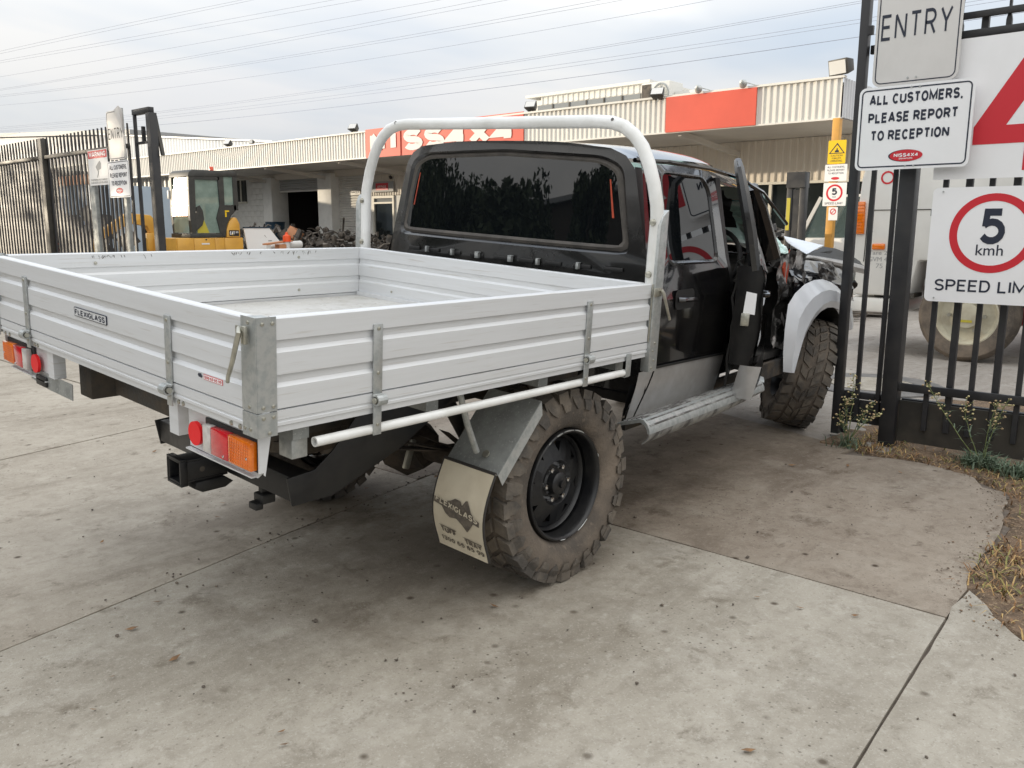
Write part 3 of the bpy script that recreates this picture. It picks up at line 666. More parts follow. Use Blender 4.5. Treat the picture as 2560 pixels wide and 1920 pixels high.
# floodlights, spot lights
def flood(loc, yaw, s, label, tilt=35):
    t = thing('floodlight', label, 'floodlight', loc, group='floodlights along the workshop fascia')
    def q(v):
        v = Vector(v); v = Matrix.Rotation(R(tilt), 3, 'Y') @ v; return Vector(loc) + Matrix.Rotation(R(yaw), 3, 'Z') @ v*s + Vector((0, 0, .13*s))
    part('housing', MB().box(-.10, .10, -.16, .16, -.11, .11).xform(lambda x, y, z: q((x, y*(1 if x < 0 else .7), z*(1 if x < 0 else .7)))), 'fence_dusty', t, bevel=.01*s)
    part('lens', MB().box(-.112, -.102, -.135, .135, -.088, .088).xform(lambda x, y, z: q((x, y, z))), 'lamp_glass', t)
    part('arm', MB().tube([Vector(loc)-Vector((0, 0, .03)), Vector(loc)+Vector((.01, 0, .10*s))], .012, 6), 'galv', t)
flood((FX+.03, 22.2, Z1+.035), 10, .75, 'small floodlight at the far left end of the fascia')
flood((FX+.03, 20.9, Z1+.035), 10, .5, 'smallest floodlight on the fascia, left of the red lettered board', 10)
flood((FX+.03, 16.12, Z1+.035), 15, .8, 'floodlight just left of the red lettered board')
flood((FX+.03, 10.15, Z1+.035), 15, .8, 'floodlight at the right end of the red lettered board')
flood((FX-.06, 7.0, Z1-.03), 15, .8, 'floodlight at the top left corner of the plain red board')
flood((FX+.05, 3.64, Z1+.035), -18, 1.15, 'large floodlight standing on the right corner of the fascia', -12)
for yy, lb in ((6.13, 'left round spotlight above the plain red board'), (5.27, 'right round spotlight above the plain red board')):
    t = thing('spotlight', lb, 'spotlight', (FX+.35, yy-.30, Z1), group='spotlights above the plain red board')
    part('arm', MB().tube([(FX+.35, yy-.30, Z1), (FX-.1, yy-.05, Z1+.09)], .009, 6), 'galv', t)
    part('lamp', MB().lathe([(0.0, .06), (.035, .05), (.07, -.02), (.075, -.035), (0, -.03)], 16, lambda a, r, h: (FX-.14-h*.8, yy+r*math.cos(a), Z1+.08+r*math.sin(a)+h*.3)), 'galv', t, smooth=True)
# air conditioner on the roof
ac = thing('air_conditioner', 'cream air conditioner unit on the roof beside the upper storey', 'air conditioner', (16.6, 9.2, 3.6))
part('cabinet', MB().box(16.4, 17.0, 8.86, 9.62, 4.02, 4.66), 'ac_white', ac, bevel=.015)
part('stand', MB().box(16.45, 16.95, 8.9, 9.58, 3.6, 4.02), 'galv_dull', ac)
part('fan_grille', MB().lathe([(.23, 0), (.25, -.015), (.27, 0)], 24, lambda a, r, h: (16.385+h, 9.10+r*.85*math.cos(a), 4.36+r*math.sin(a))).disc((16.396, 9.10, 4.36), .19, (-1, 0, 0), 20).beam((16.38, 8.9, 4.36), (16.38, 9.3, 4.36), .012, .012).beam((16.38, 9.10, 4.14), (16.38, 9.10, 4.58), .012, .012), 'galv_dull', ac)
part('coil_panel', MB().box(16.385, 16.398, 9.36, 9.60, 4.06, 4.62), 'scrap_dark', ac)
part('duct', MB().box(16.6, 17.1, 8.25, 8.84, 3.9, 4.42), 'ac_white', ac)
# small signs by the doors
s = solo('door_sign', MB().box(WX-.03, WX-.015, 19.0, 19.50, 2.31, 2.46), 'roller', 'small pale sign in a dark border on the closed roller door', 'sign', (WX-.03, 19.25, 2.31))
part('border', MB().box(WX-.036, WX-.031, 19.0, 19.5, 2.31, 2.325).box(WX-.036, WX-.031, 19.0, 19.5, 2.445, 2.46).box(WX-.036, WX-.031, 19.0, 19.015, 2.325, 2.445).box(WX-.036, WX-.031, 19.485, 19.5, 2.325, 2.445), 'fence_dusty', s)
lettering('PARCELS', s, (WX-.035, 19.46, 2.36), .06, 'fence_dusty', .40, .01)
s = thing('reception_sign', 'grey board with a red centre panel over the reception door', 'sign', (WX-.1, 17.9, 2.38))
part('board', MB().box(WX-.10, WX-.07, 17.40, 18.40, 2.37, 2.66), 'shutter_grey', s)
part('panel', MB().box(WX-.108, WX-.101, 17.62, 18.18, 2.42, 2.62), 'sign_red', s)
lettering('OFFICE', s, (WX-.111, 18.10, 2.49), .06, 'banner_white', .40, .01)
cm = thing('wall_camera', 'small dome camera on the ribbed wall above the reception board', 'camera', (WX-.05, 17.5, 2.74))
part('mount', MB().box(WX-.10, WX-.04, 17.46, 17.54, 2.80, 2.86), 'frame_cream', cm)
part('dome', MB().ball((WX-.10, 17.5, 2.77), .06), 'fence_dusty', cm, smooth=True)

# yellow canopy post with its signs
yp = solo('canopy_post', MB().box(FX-.06, FX+.06, 3.58, 3.70, 0, Z0-.01), 'pole_yellow', 'yellow square post holding up the right corner of the canopy', 'post', (FX, 3.64, 0), bevel=.008)
def board(name, lab, cat, y0, y1, z0, z1, x, m='sign_white', r=.02, t=.004, group=None, border=None):
    th = thing(name, lab, cat, (x, (y0+y1)/2, z0), group=group)
    part('plate', MB().prism(rrect(y0, y1, z0, z1, r), lambda u, v, w: (w, u, v), x, x+t), m, th)
    if border:
        ins, wd, bm_ = border
        o = rrect(y0+ins, y1-ins, z0+ins, z1-ins, r*.8); i = rrect(y0+ins+wd, y1-ins-wd, z0+ins+wd, z1-ins-wd, max(.004, r*.8-wd))
        part('border', MB().bridge([(x-.0012, a, b) for a, b in o], [(x-.0012, a, b) for a, b in i]), bm_, th, recalc=False)
    return th
def ring(mb, x, cy, cz, r0, r1, n=48):
    A = [(x, cy+r0*math.cos(2*PI*k/n), cz+r0*math.sin(2*PI*k/n)) for k in range(n)]
    B_ = [(x, cy+r1*math.cos(2*PI*k/n), cz+r1*math.sin(2*PI*k/n)) for k in range(n)]
    return mb.bridge(A, B_)
def oval_logo(th, x, cy, cz, w, h, txt=True):
    n = 40
    ell = lambda rx, rz, ox: MB().add([(x-ox, cy+rx*math.cos(2*PI*k/n), cz+rz*math.sin(2*PI*k/n)) for k in range(n)], [tuple(range(n))])
    part('logo_shadow', ell(w/2, h/2, .0012).xform(lambda a, b, c: (a, b+w*.03, c)), 'sign_ink', th, recalc=False)
    lg = part('logo', ell(w/2*.97, h/2*.95, .0022), 'sign_red', th, recalc=False)
    if txt:
        lettering('NISS4X4', lg, (x-.0032, cy, cz-h*.10), h*.30, 'sign_white', w*.72, .03, center=True)
        lettering('DISMANTLERS', lg, (x-.0032, cy, cz-h*.30), h*.13, 'sign_white', w*.40, .02, center=True)
PX = FX-.07
s = board('caution_sign', 'yellow caution sign with a black triangle, topmost on the yellow canopy post', 'sign', 3.445, 3.735, 2.36, 2.73, PX, 'sign_yellow', .015)
tri = [(3.59, 2.69), (3.72, 2.52), (3.46, 2.52)]; tr2 = [(3.59, 2.662), (3.695, 2.532), (3.485, 2.532)]
part('triangle', MB().bridge([(PX-.0015, a, b) for a, b in tri], [(PX-.0015, a, b) for a, b in tr2]), 'sign_ink', s, recalc=False)
part('pictogram', MB().add([(PX-.0015, 3.59+a, 2.54+b) for a, b in ((-.035, 0), (.035, 0), (.03, .03), (.012, .035), (.005, .07), (-.005, .07), (-.012, .035), (-.03, .03))], [tuple(range(8))]), 'sign_ink', s, recalc=False)
for i, (t_, w_) in enumerate((('CAUTION', .19), ('FORKLIFTS', .15), ('OPERATING', .19))): lettering(t_, s, (PX-.0015, 3.59, 2.475-.042*i), .03, 'sign_ink', w_, .0, center=True)
s = board('visitor_sign', 'small white notice to customers, under the yellow caution sign', 'sign', 3.405, 3.765, 2.085, 2.35, PX, 'sign_white_dim', .008)
for i, (t_, w_) in enumerate((('ALL CUSTOMERS,', .28), ('PLEASE REPORT', .28), ('TO RECEPTION', .25))): lettering(t_, s, (PX-.0015, 3.585, 2.295-.05*i), .03, 'sign_ink', w_, .005, center=True)
oval_logo(s, PX, 3.585, 2.13, .13, .045, False)
s = board('speed_sign', 'small white 5 speed limit sign on the yellow canopy post', 'sign', 3.39, 3.77, 1.69, 2.06, PX, 'sign_white_dim', .01)
part('red_ring', ring(MB(), PX-.0015, 3.585, 1.90, .105, .135), 'sign_red', s, recalc=False)
lettering('5', s, (PX-.0015, 3.585, 1.865), .11, 'sign_ink', None, .01, center=True); lettering('kmh', s, (PX-.0015, 3.585, 1.825), .025, 'sign_ink', None, 0, center=True)
lettering('SPEED LIMIT', s, (PX-.0015, 3.585, 1.715), .035, 'sign_ink', .30, .005, center=True)
s = board('prohibition_sign', 'smallest white sign with a red circle, lowest on the yellow canopy post', 'sign', 3.51, 3.66, 1.46, 1.67, PX, 'sign_white_dim', .006)
part('red_ring', ring(MB(), PX-.0015, 3.585, 1.60, .035, .05, 24).beam((PX-.0015, 3.552, 1.633), (PX-.0015, 3.618, 1.567), .001, .010), 'sign_red', s, recalc=False)

# ================================================================ RIGHT FENCE
rf = thing('palisade_fence', 'black steel palisade fence carrying the signs on the right', 'fence', (4.3, -.15, 0))
GX = 4.3
part('post', MB().box(4.255, 4.345, -.197, -.105, -.05, 2.62), 'fence_black', rf, bevel=.004)
pk = mesh_of(MB().prism([(-.014, 0), (.014, 0), (.014, 2.32), (.006, 2.36), (.006, 2.44), (.016, 2.52), (0, 2.72), (-.016, 2.52), (-.006, 2.44), (-.006, 2.36), (-.014, 2.32)], lambda u, v, w: (w, u, v), -.014, .014), bevel=.002, seg=1, name='picket'); pk.materials.append(MATS['fence_black'])
pk2 = mesh_of(MB().box(-.018, .018, -.018, .018, 0, 2.36), bevel=.003, seg=1, name='picket'); pk2.materials.append(MATS['fence_black'])
y = -.354; k = 0
while y > -4.5:
    piece('picket', pk if k % 2 == 0 else pk2, rf, (GX+(.0 if k % 2 == 0 else .02), y, .12)); y -= .1195; k += 1
part('rail', MB().box(GX-.040, GX-.016, -4.6, -.199, .352, .402), 'fence_black', rf, bevel=.003)
part('rail', MB().box(GX+.042, GX+.08, -4.6, -.199, .255, .295), 'fence_black', rf, bevel=.003)
part('kick_plate', MB().box(GX+.012, GX+.020, -4.6, -.199, .03, .288), 'fence_dusty', rf)
part('rail', MB().box(GX-.040, GX-.016, -4.6, -.199, 2.365, 2.405), 'fence_black', rf, bevel=.003)
part('rail', MB().box(GX-.040, GX-.016, -4.6, -.199, 2.465, 2.50), 'fence_black', rf, bevel=.003)
gt = thing('sliding_gate', 'end of the black sliding gate with thin bars beside the fence post', 'gate', (4.42, .05, 0))
g1 = part('gate_post', MB().box(GX-.02, GX+.035, .148, .20, .02, 3.3), 'fence_black', gt, bevel=.003)
part('guide_bracket', MB().box(GX-.028, GX-.003, .118, .147, 2.46, 2.51).box(GX+.035, GX+.06, .12, .19, .02, .30), 'fence_black', g1)
gb = mesh_of(MB().box(-.013, .013, -.013, .013, .15, 2.5), bevel=.002, seg=1, name='picket'); gb.materials.append(MATS['fence_black'])
for y in (.061, -.067): piece('picket', gb, gt, (GX+.02, y, 0))
part('rail', MB().box(GX+.036, GX+.066, -.10, .147, .255, .30), 'fence_black', gt, bevel=.003)
part('kick_plate', MB().box(GX+.036, GX+.046, -.10, .22, .10, .25), 'fence_black', gt)
part('rail', MB().box(GX+.036, GX+.066, -.10, .147, 2.36, 2.41), 'fence_black', gt, bevel=.003)
# signs on the right fence
SX = 4.15
e = board('entry_sign', 'large grey ENTRY sign, uppermost on the right fence', 'sign', -.392, .068, 2.14, 2.80, SX+.03, 'sign_grey', .045, .003, border=(.014, .006, 'sign_ink'))
lettering('ENTRY', e, (SX+.0285, .036, 2.392), .142, 'sign_ink', .375, .004, spacing=1.2)
part('bolt', MB().disc((SX+.027, -.13, 2.175), .006, (-1, 0, 0), 8, .003).disc((SX+.027, -.175, 2.175), .006, (-1, 0, 0), 8, .003), 'galv', e)
e = board('customer_sign', 'white notice sending all customers to reception, under the ENTRY sign on the right', 'sign', -.495, .122, 1.667, 2.135, SX, 'sign_white', .035, .003, border=(.014, .0075, 'sign_ink'))
lettering('ALL CUSTOMERS,', e, (SX-.0015, .062, 2.034), .058, 'sign_ink', .498, .012)
lettering('PLEASE REPORT', e, (SX-.0015, .062, 1.932), .058, 'sign_ink', .482, .012)
lettering('TO RECEPTION', e, (SX-.0015, .042, 1.832), .058, 'sign_ink', .425, .012)
oval_logo(e, SX, -.165, 1.742, .185, .068)
part('bolt', MB().disc((SX-.003, -.165, 2.118), .006, (-1, 0, 0), 8, .003).disc((SX-.003, -.21, 2.118), .006, (-1, 0, 0), 8, .003).disc((SX-.003, -.165, 1.684), .006, (-1, 0, 0), 8, .003).disc((SX-.003, -.21, 1.684), .006, (-1, 0, 0), 8, .003), 'galv', e)
b4 = board('shop_hoarding', 'large white hoarding with a huge red figure 4 on the right fence', 'sign board', -1.9, -.30, 1.603, 2.355, 4.225, 'sign_white', .004, .004)
four = [(-.487, 1.785), (-.487, 1.880), (-.765, 2.335), (-.975, 2.335), (-.975, 1.885), (-1.05, 1.885), (-1.05, 1.785), (-.975, 1.785), (-.975, 1.64), (-.742, 1.64), (-.742, 1.785)]
hole = [(-.645, 1.882), (-.77, 2.09), (-.77, 1.882)]
# the 4 drawn as strips round its open counter
q = lambda pts: MB().add([(4.2235, a, b) for a, b in pts], [tuple(range(len(pts)))])
f4 = MB()
for pts in (((-.487, 1.785), (-.487, 1.880), (-.645, 1.882), (-.77, 1.882), (-.77, 1.785)), ((-.487, 1.880), (-.765, 2.335), (-.77, 2.335), (-.77, 2.09), (-.645, 1.882)),
            ((-.77, 2.335), (-.975, 2.335), (-.975, 1.785), (-.77, 1.785)), ((-.975, 1.885), (-1.05, 1.885), (-1.05, 1.785), (-.975, 1.785)), ((-.742, 1.784), (-.742, 1.64), (-.975, 1.64), (-.975, 1.784))):
    f4.add([(4.2235, a, b) for a, b in pts], [tuple(range(len(pts)))])
part('figure_four', f4, 'sign_red', b4, recalc=False)
lettering('x4', b4, (4.2235, -1.12, 1.64), .66, 'sign_red', .72, .05)
e = board('speed_limit_sign', 'big white 5 kmh speed limit sign low on the right fence', 'sign', -.955, -.316, .914, 1.557, 4.20, 'sign_white', .03, .003)
part('red_ring', ring(MB(), 4.1985, -.637, 1.303, .176, .217, 72), 'sign_red', e, recalc=False)
lettering('5', e, (4.1985, -.637, 1.243), .195, 'sign_ink', .125, .022, center=True)
lettering('kmh', e, (4.1985, -.632, 1.183), .062, 'sign_ink', .135, .004, center=True)
lettering('SPEED LIMIT', e, (4.1985, -.367, .977), .067, 'sign_ink', .545, .006)
part('rivet', MB().disc((4.197, -.37, 1.535), .005, (-1, 0, 0), 8, .003).disc((4.197, -.37, .935), .005, (-1, 0, 0), 8, .003), 'galv', e)
part('batten', MB().box(4.204, 4.226, -.96, -.31, 1.40, 1.44).box(4.204, 4.226, -.96, -.31, 1.0, 1.04), 'galv_dull', e)

# ================================================================ LEFT FENCE
lf = thing('palisade_fence', 'dusty dark palisade fence with spear tops on the left of the gateway', 'fence', (4.3, 14, 0))
pl = mesh_of(MB().prism([(-.025, 0), (.025, 0), (.025, 2.30), (.010, 2.345), (.010, 2.385), (.016, 2.43), (0, 2.60), (-.016, 2.43), (-.010, 2.385), (-.010, 2.345), (-.025, 2.30)], lambda u, v, w: (w, u, v), -.013, .013), name='picket'); pl.materials.append(MATS['fence_black'])
y = 9.98; k = 0
while y < 27:
    piece('picket', pl, lf, (4.33, y, .12)); y += .1337; k += 1
for y0 in (12.87, 16.6, 20.3, 24.0):
    part('post', MB().box(4.24, 4.34, y0-.075, y0+.075, 0, 2.70), 'fence_dusty', lf, bevel=.006)
for a, b in ((9.9, 12.79), (12.95, 16.52), (16.68, 20.2), (20.38, 23.9)):
    part('rail', MB().box(4.26, 4.305, a, b, 2.385, 2.44), 'fence_dusty', lf, bevel=.004)
    part('rail', MB().box(4.26, 4.305, a, b, .30, .35), 'fence_dusty', lf, bevel=.004)
gg = thing('gate_guide', 'tall black twin post gate guide at the left side of the gateway', 'gate', (4.35, 9.4, 0))
part('guide_post', MB().box(4.30, 4.40, 9.26, 9.38, 0, 2.80), 'fence_black', gg, bevel=.006)
part('guide_post', MB().box(4.30, 4.34, 9.70, 9.742, 0, 2.80), 'fence_black', gg, bevel=.006)
part('crossbar', MB().box(4.30, 4.375, 9.28, 9.76, 2.80, 2.87), 'fence_black', gg, bevel=.004)
part('roller_bracket', MB().box(4.31, 4.35, 9.38, 9.70, 2.42, 2.45).box(4.31, 4.35, 9.50, 9.54, 2.45, 2.64), 'fence_black', gg)
part('flap_plate', MB().prism([(9.40, 2.78), (9.36, 2.78), (9.21, 2.26), (9.25, 2.26)], lambda u, v, w: (w, u, v), 4.41, 4.45), 'fence_dusty', gg)
sp = thing('sign_post', 'two slim grey posts carrying three signs at the left gateway', 'post', (4.22, 10.4, 0))
part('post', MB().box(4.20, 4.25, 10.87, 11.04, 0, 1.92), 'galv_dull', sp, bevel=.004)
part('post', MB().box(4.20, 4.25, 9.885, 9.97, 0, 2.9), 'galv_dull', sp, bevel=.004)
s = board('entry_sign', 'bent pale ENTRY sign, topmost at the left gateway', 'sign', 9.74, 10.24, 2.23, 2.87, 4.17, 'sign_grey', .05, .004, border=(.014, .008, 'sign_ink'))
lettering('ENTRY', s, (4.1685, 10.215, 2.50), .145, 'fence_dusty', .44, .004, spacing=1.2)
part('bent_corner', MB().add([(4.166, 9.735, 2.86), (4.10, 9.70, 2.90), (4.166, 9.98, 2.875), (4.166, 9.76, 2.55)], [(0, 1, 2), (0, 3, 1), (1, 3, 2)]), 'sign_grey', s)
s = board('warning_sign', 'white WARNING camera surveillance sign with a red heading on the left fence', 'sign', 10.33, 10.96, 1.915, 2.40, 4.18, 'sign_white_dim', .01, .004)
part('heading', MB().add([(4.1788, 10.34, 2.285), (4.1788, 10.95, 2.285), (4.1788, 10.95, 2.39), (4.1788, 10.34, 2.39)], [(0, 1, 2, 3)]), 'sign_red', s, recalc=False)
lettering('WARNING', s, (4.1776, 10.645, 2.305), .068, 'sign_white', .54, .02, center=True)
part('pictogram', MB().add([(4.1785, 10.645-a, 2.08+b) for a, b in ((-.08, .09), (.06, .17), (.10, .13), (.09, .06), (-.03, .03))], [(0, 1, 2, 3, 4)]).add([(4.1785, 10.645-a, 2.08+b) for a, b in ((-.02, .035), (.02, .035), (-.0, -.02), (-.04, -.06), (-.06, -.06), (-.03, -.01))], [tuple(range(6))]), 'shutter_grey', s, recalc=False)
lettering('THESE PREMISES ARE COVERED BY', s, (4.1785, 10.645, 1.978), .025, 'fence_dusty', .54, .0, center=True)
lettering('24 HR VIDEO SURVEILLANCE', s, (4.1785, 10.645, 1.938), .028, 'fence_dusty', .54, .0, center=True)
s = board('customer_sign', 'white notice sending all customers to reception, below the bent sign on the left', 'sign', 9.66, 10.30, 1.73, 2.215, 4.16, 'sign_white', .03, .004, border=(.012, .008, 'sign_ink'))
for i, (t_, w_) in enumerate((('ALL CUSTOMERS,', .52), ('PLEASE REPORT', .52), ('TO RECEPTION', .46))): lettering(t_, s, (4.1585, 9.98, 2.10-.105*i), .062, 'sign_ink', w_, .012, center=True)
oval_logo(s, 4.16, 9.98, 1.82, .21, .078)
# ================================================================ THE UTE (authored in its own leaning frame)
ZO = 1.115; UR = 0.0635
ute = thing('flatbed_ute', 'crash damaged black dual cab ute with a silver aluminium flat tray in the driveway', 'ute', (0, 0, ZO), (UR, 0, 0), local=True)
TL, TW = 1.742, 1.80; DZ = -.228; CZ0, CZ1 = -.2325, -.291
def plank_profile(T=.034):
    o = [(0, 0)]
    o += [(0, -.055), (.009, -.0575), (.009, -.077), (0, -.087), (0, -.142), (.009, -.1445), (.009, -.164), (0, -.174), (0, DZ)]
    i = [(T, DZ), (T, -.175), (T-.006, -.166), (T-.006, -.147), (T, -.143), (T, -.088), (T-.006, -.079), (T-.006, -.060), (T, -.055), (T, -.003), (T-.003, 0)]
    return [(.003, 0)] + [(0, -.003)] + o[1:] + i
PP = plank_profile()
# right dropside, left dropside, tailgate, headboard
part('dropside', MB().prism(PP, lambda u, v, w: (w, u, v), .054, 1.740), 'alu', ute)
part('dropside', MB().prism(PP, lambda u, v, w: (w, TW-u, v), .054, 1.740), 'alu', ute)
tg = part('tailgate', MB().prism(PP, lambda u, v, w: (u, w, v), .061, TW-.061), 'alu', ute)
part('headboard', MB().prism([(u, v*1.0) for u, v in PP], lambda u, v, w: (TL-u, w, v+.002), .0355, TW-.0355), 'alu', ute)
def coaming(fn, a, b, nm='coaming'):
    pr = [(0, CZ0), (0, -.256), (.003, -.258), (.003, -.2625), (0, -.2645), (0, -.272), (.006, -.276), (.006, CZ1), (.030, CZ1), (.030, CZ0)]
    return part(nm, MB().prism(pr, fn, a, b), 'alu', ute)
coaming(lambda u, v, w: (w, u, v), .054, 1.745); coaming(lambda u, v, w: (w, TW-u, v), .054, 1.745)
coaming(lambda u, v, w: (u, w, v), .061, TW-.061); coaming(lambda u, v, w: (1.745-u, w, v), .031, TW-.031)
fl = MB()
for k in range(9):                                   # deck boards, hair-line joints
    a = .036 + k*.1920
    fl.box(.036, 1.707, a, a+.1905, -.250, -.2445)
part('tray_floor', fl, 'alu_floor', ute)
part('floor_edge_trim', MB().box(1.690, 1.7065, .04, 1.76, -.244, -.226), 'alu', ute)
marks = MB()
for (x, y, ang, ln) in [(1.743-.03, 1.30+rnd.uniform(-.07, .07), rnd.uniform(-.6, .6), rnd.uniform(.01, .03)) for _ in range(12)]:
    marks.add([(x-.0006-.001*j, y + (.0015 if j else -.0015)*1 + ang*.02*j, -.005-ln*j) for j in (0, 1)] + [(x-.0006, y+.004, -.005), (x-.0006, y+.004+ang*.02, -.005-ln)], [(0, 1, 3, 2)])
part('scratches', marks, 'scuff', ute, recalc=False)
studs('bolt', [((x, TW-.0345, z), (0, -1, 0), .007) for x, z in ((.37, -.040), (.37, -.20), (1.338, -.040), (1.338, -.20))] + [((TL-.036, y, -.20), (-1, 0, 0), .006) for y in (.4, 1.0, 1.5)], 'zinc', ute)
# scratches on the far dropside's inner lip
marks = MB()
for xx in [rnd.uniform(.95, 1.45) for _ in range(26)] + [rnd.uniform(.30, .62) for _ in range(16)]:
    d = rnd.uniform(-.012, .012); marks.add([(xx, TW-.0346, -.010), (xx+.003, TW-.0346, -.010), (xx+d+.002, TW-.0346, -.010-rnd.uniform(.006, .022)), (xx+d, TW-.0346, -.020)], [(0, 1, 2, 3)])
part('scratches', marks, 'scuff', ute, recalc=False)
# corner posts
def riv(mb, p, ax, r=.0052): return mb.disc(p, r, ax, 8, .003)
for sgn in (0, 1):
    Y = (lambda y: TW - y) if sgn else (lambda y: y)
    cp = part('corner_post', MB().box(-.004, -.0012, min(Y(-.003), Y(.0605)), max(Y(-.003), Y(.0605)), -.2305, .004).box(-.0012, .053, min(Y(-.004), Y(-.0012)), max(Y(-.004), Y(-.0012)), -.2305, .004)
              .box(-.001, .036, min(Y(.0), Y(.036)), max(Y(.0), Y(.036)), -.0015, .0035), 'galv', ute)
    part('coaming_corner', MB().box(-.004, -.0012, min(Y(-.003), Y(.0605)), max(Y(-.003), Y(.0605)), CZ1-.003, -.2335).box(-.0012, .053, min(Y(-.004), Y(-.0012)), max(Y(-.004), Y(-.0012)), CZ1-.003, -.2335), 'galv', ute)
    studs('rivet', [((-.004, Y(b), c), (-1, 0, 0), .0052) for b, c in ((.028, -.010), (.028, -.218), (.050, -.275), (.025, -.275))] + [((a, Y(-.004), c), (0, 1 if sgn else -1, 0), .0052) for a, c in ((.014, -.012), (.042, -.012), (.014, -.218), (.042, -.218), (.014, -.245), (.042, -.245), (.030, -.284))], 'zinc', cp)
# front uprights behind the hoop
for sgn in (0, 1):
    Y = (lambda y: TW - y) if sgn else (lambda y: y)
    o = [(1.7465, -.352), (1.7465, .225), (1.762, .262), (1.800, .285), (1.806, -.345), (1.800, -.352)]
    up = part('upright', MB().prism(o, lambda u, v, w: (u, w, v), min(Y(-.014), Y(.026)) + (.030 if sgn else 0), max(Y(-.014), Y(.026)) + (.030 if sgn else 0)), 'galv', ute, bevel=.003)
    studs('rivet', [((1.765 + (.012 if z in (-.305, -.235) else 0), Y(-.014), z), (0, 1 if sgn else -1, 0), .0052) for z in (-.335, -.305, -.265, -.235)], 'zinc', up)
    part('latch_plate', MB().box(1.732, 1.785, min(Y(-.022), Y(-.0145)), max(Y(-.022), Y(-.0145)), -.048, -.014).box(1.7405, 1.746, min(Y(-.006), Y(-.0005)), max(Y(-.006), Y(-.0005)), -.228, -.0), 'zinc', up, bevel=.002)
    part('latch_handle', MB().tube([(1.772, Y(-.026), -.022), (1.778, Y(-.034), -.035), (1.792, Y(-.038), -.07), (1.830, Y(-.040), -.142)], [.007, .0065, .006, .006], 8), 'zinc', up, smooth=True)
# white hoop
hp = [(.018, -.03), (.018, .10), (.018, .255), (.023, .30), (.045, .38), (.075, .455), (.108, .515), (.150, .560), (.200, .592), (.260, .609), (.33, .614)]
pts = [(1.765, y, z) for y, z in hp] + [(1.765, .9, .616)] + [(1.765, TW-y-.0, z+.004) for y, z in hp[::-1]]
hoop = part('rear_hoop', MB().tube(pts, .0262, 20), 'white_enamel', ute, smooth=True)
studs('bolt', [((1.739, y, z), (-1, 0, 0), .014) for y, z in ((.018, .235), (.018, .035), (TW-.018, .24), (TW-.018, .03))], 'zinc', hoop)
part('scuff_marks', MB().disc((1.7418, .245, .619), .007, (-1, 0, .4), 8, .001).disc((1.7425, 1.535, .624), .009, (-1, 0, .4), 8, .001).disc((1.7425, 1.545, .617), .006, (-1, 0, .4), 8, .001), 'scuff', hoop)
# hinge straps: tailgate and dropsides
def strap(fn, z_top, z_low, nm='hinge_strap'):
    """fn(along, out, z)"""
    w = .0155
    st = part(nm, MB().box(-w, w, .0012, .0062, -.236, z_top).box(-w*.9, w*.9, .002, .0065, z_low, -.262).xform(fn), 'galv', ute, bevel=.0012)
    arc = [(.0036, -.236)] + [(.016+.0135*math.cos(a), -.250+.0135*math.sin(a)) for a in [R(t) for t in range(130, -181, -31)]]
    o = [Vector(p) for p in arc]; ns = []
    for i, p in enumerate(o):
        d = (o[min(i+1, len(o)-1)] - o[max(i-1, 0)]).normalized(); ns.append(Vector((-d.y, d.x))*.0024)
    ol = [tuple(p+n_) for p, n_ in zip(o, ns)] + [tuple(p-n_) for p, n_ in zip(o[::-1], ns[::-1])]
    part('hinge_eye', MB().prism(ol, lambda u, v, w_: (w_, u, v), -w*1.05, w*1.05).xform(fn), 'galv', st)
    part('hinge_pin', MB().tube([(-w*1.45, .016, -.250), (w*1.45, .016, -.250)], .0085, 10).xform(fn), 'zinc', st)
    n_ = Vector(fn(0, 1, 0)) - Vector(fn(0, 0, 0)); studs('rivet', [(fn(0, .0062, z), n_, .0055) for z in (z_top-.012, -.175, z_low+.03)], 'zinc', st)
    return st
for yy in (.430, TW-.345): strap(lambda a, o, z, yy=yy: (-o, yy+a, z), -.046, -.298)
for xx in (.370, 1.338):
    strap(lambda a, o, z, xx=xx: (xx+a, -o, z), -.041, -.352)
    strap(lambda a, o, z, xx=xx: (xx+a, TW+o, z), -.041, -.352)
# rope rails
for sgn in (0, 1):
    Y = (lambda y: TW - y) if sgn else (lambda y: y)
    rr = part('rope_rail', MB().tube([(.172, Y(.010), -.338), (1.606, Y(.010), -.338)], .0138, 14, cap=False).lathe([(.0138, 0), (.0105, 0), (.0105, .1)], 14, lambda a, r, h: (.1715+h, Y(.010)+r*math.cos(a), -.338+r*math.sin(a))), 'white_enamel', ute, smooth=True)
    part('end_hook', MB().box(1.600, 1.632, min(Y(-.005), Y(.0)), max(Y(-.005), Y(.0)), -.352, -.262).box(1.6, 1.632, min(Y(.0), Y(.026)), max(Y(.0), Y(.026)), -.356, -.352), 'galv', rr, bevel=.0015)
# rear latch handle on the tailgate corner
for sgn in (0, 1):
    Y = (lambda y: TW - y) if sgn else (lambda y: y)
    lt = part('latch_plate', MB().box(-.009, -.0045, min(Y(.045), Y(.078)), max(Y(.045), Y(.078)), -.046, -.022).box(-.020, -.0095, min(Y(.020), Y(.036)), max(Y(.020), Y(.036)), -.062, -.018), 'zinc', tg, bevel=.002)
    part('latch_handle', MB().tube([(-.012, Y(.055), -.026), (-.022, Y(.040), -.026), (-.028, Y(.030), -.034), (-.030, Y(.036), -.055), (-.029, Y(.060), -.110), (-.026, Y(.086), -.152), (-.024, Y(.092), -.166)], [.005, .006, .0065, .0065, .006, .0055, .005], 8), 'zinc', tg, smooth=True)
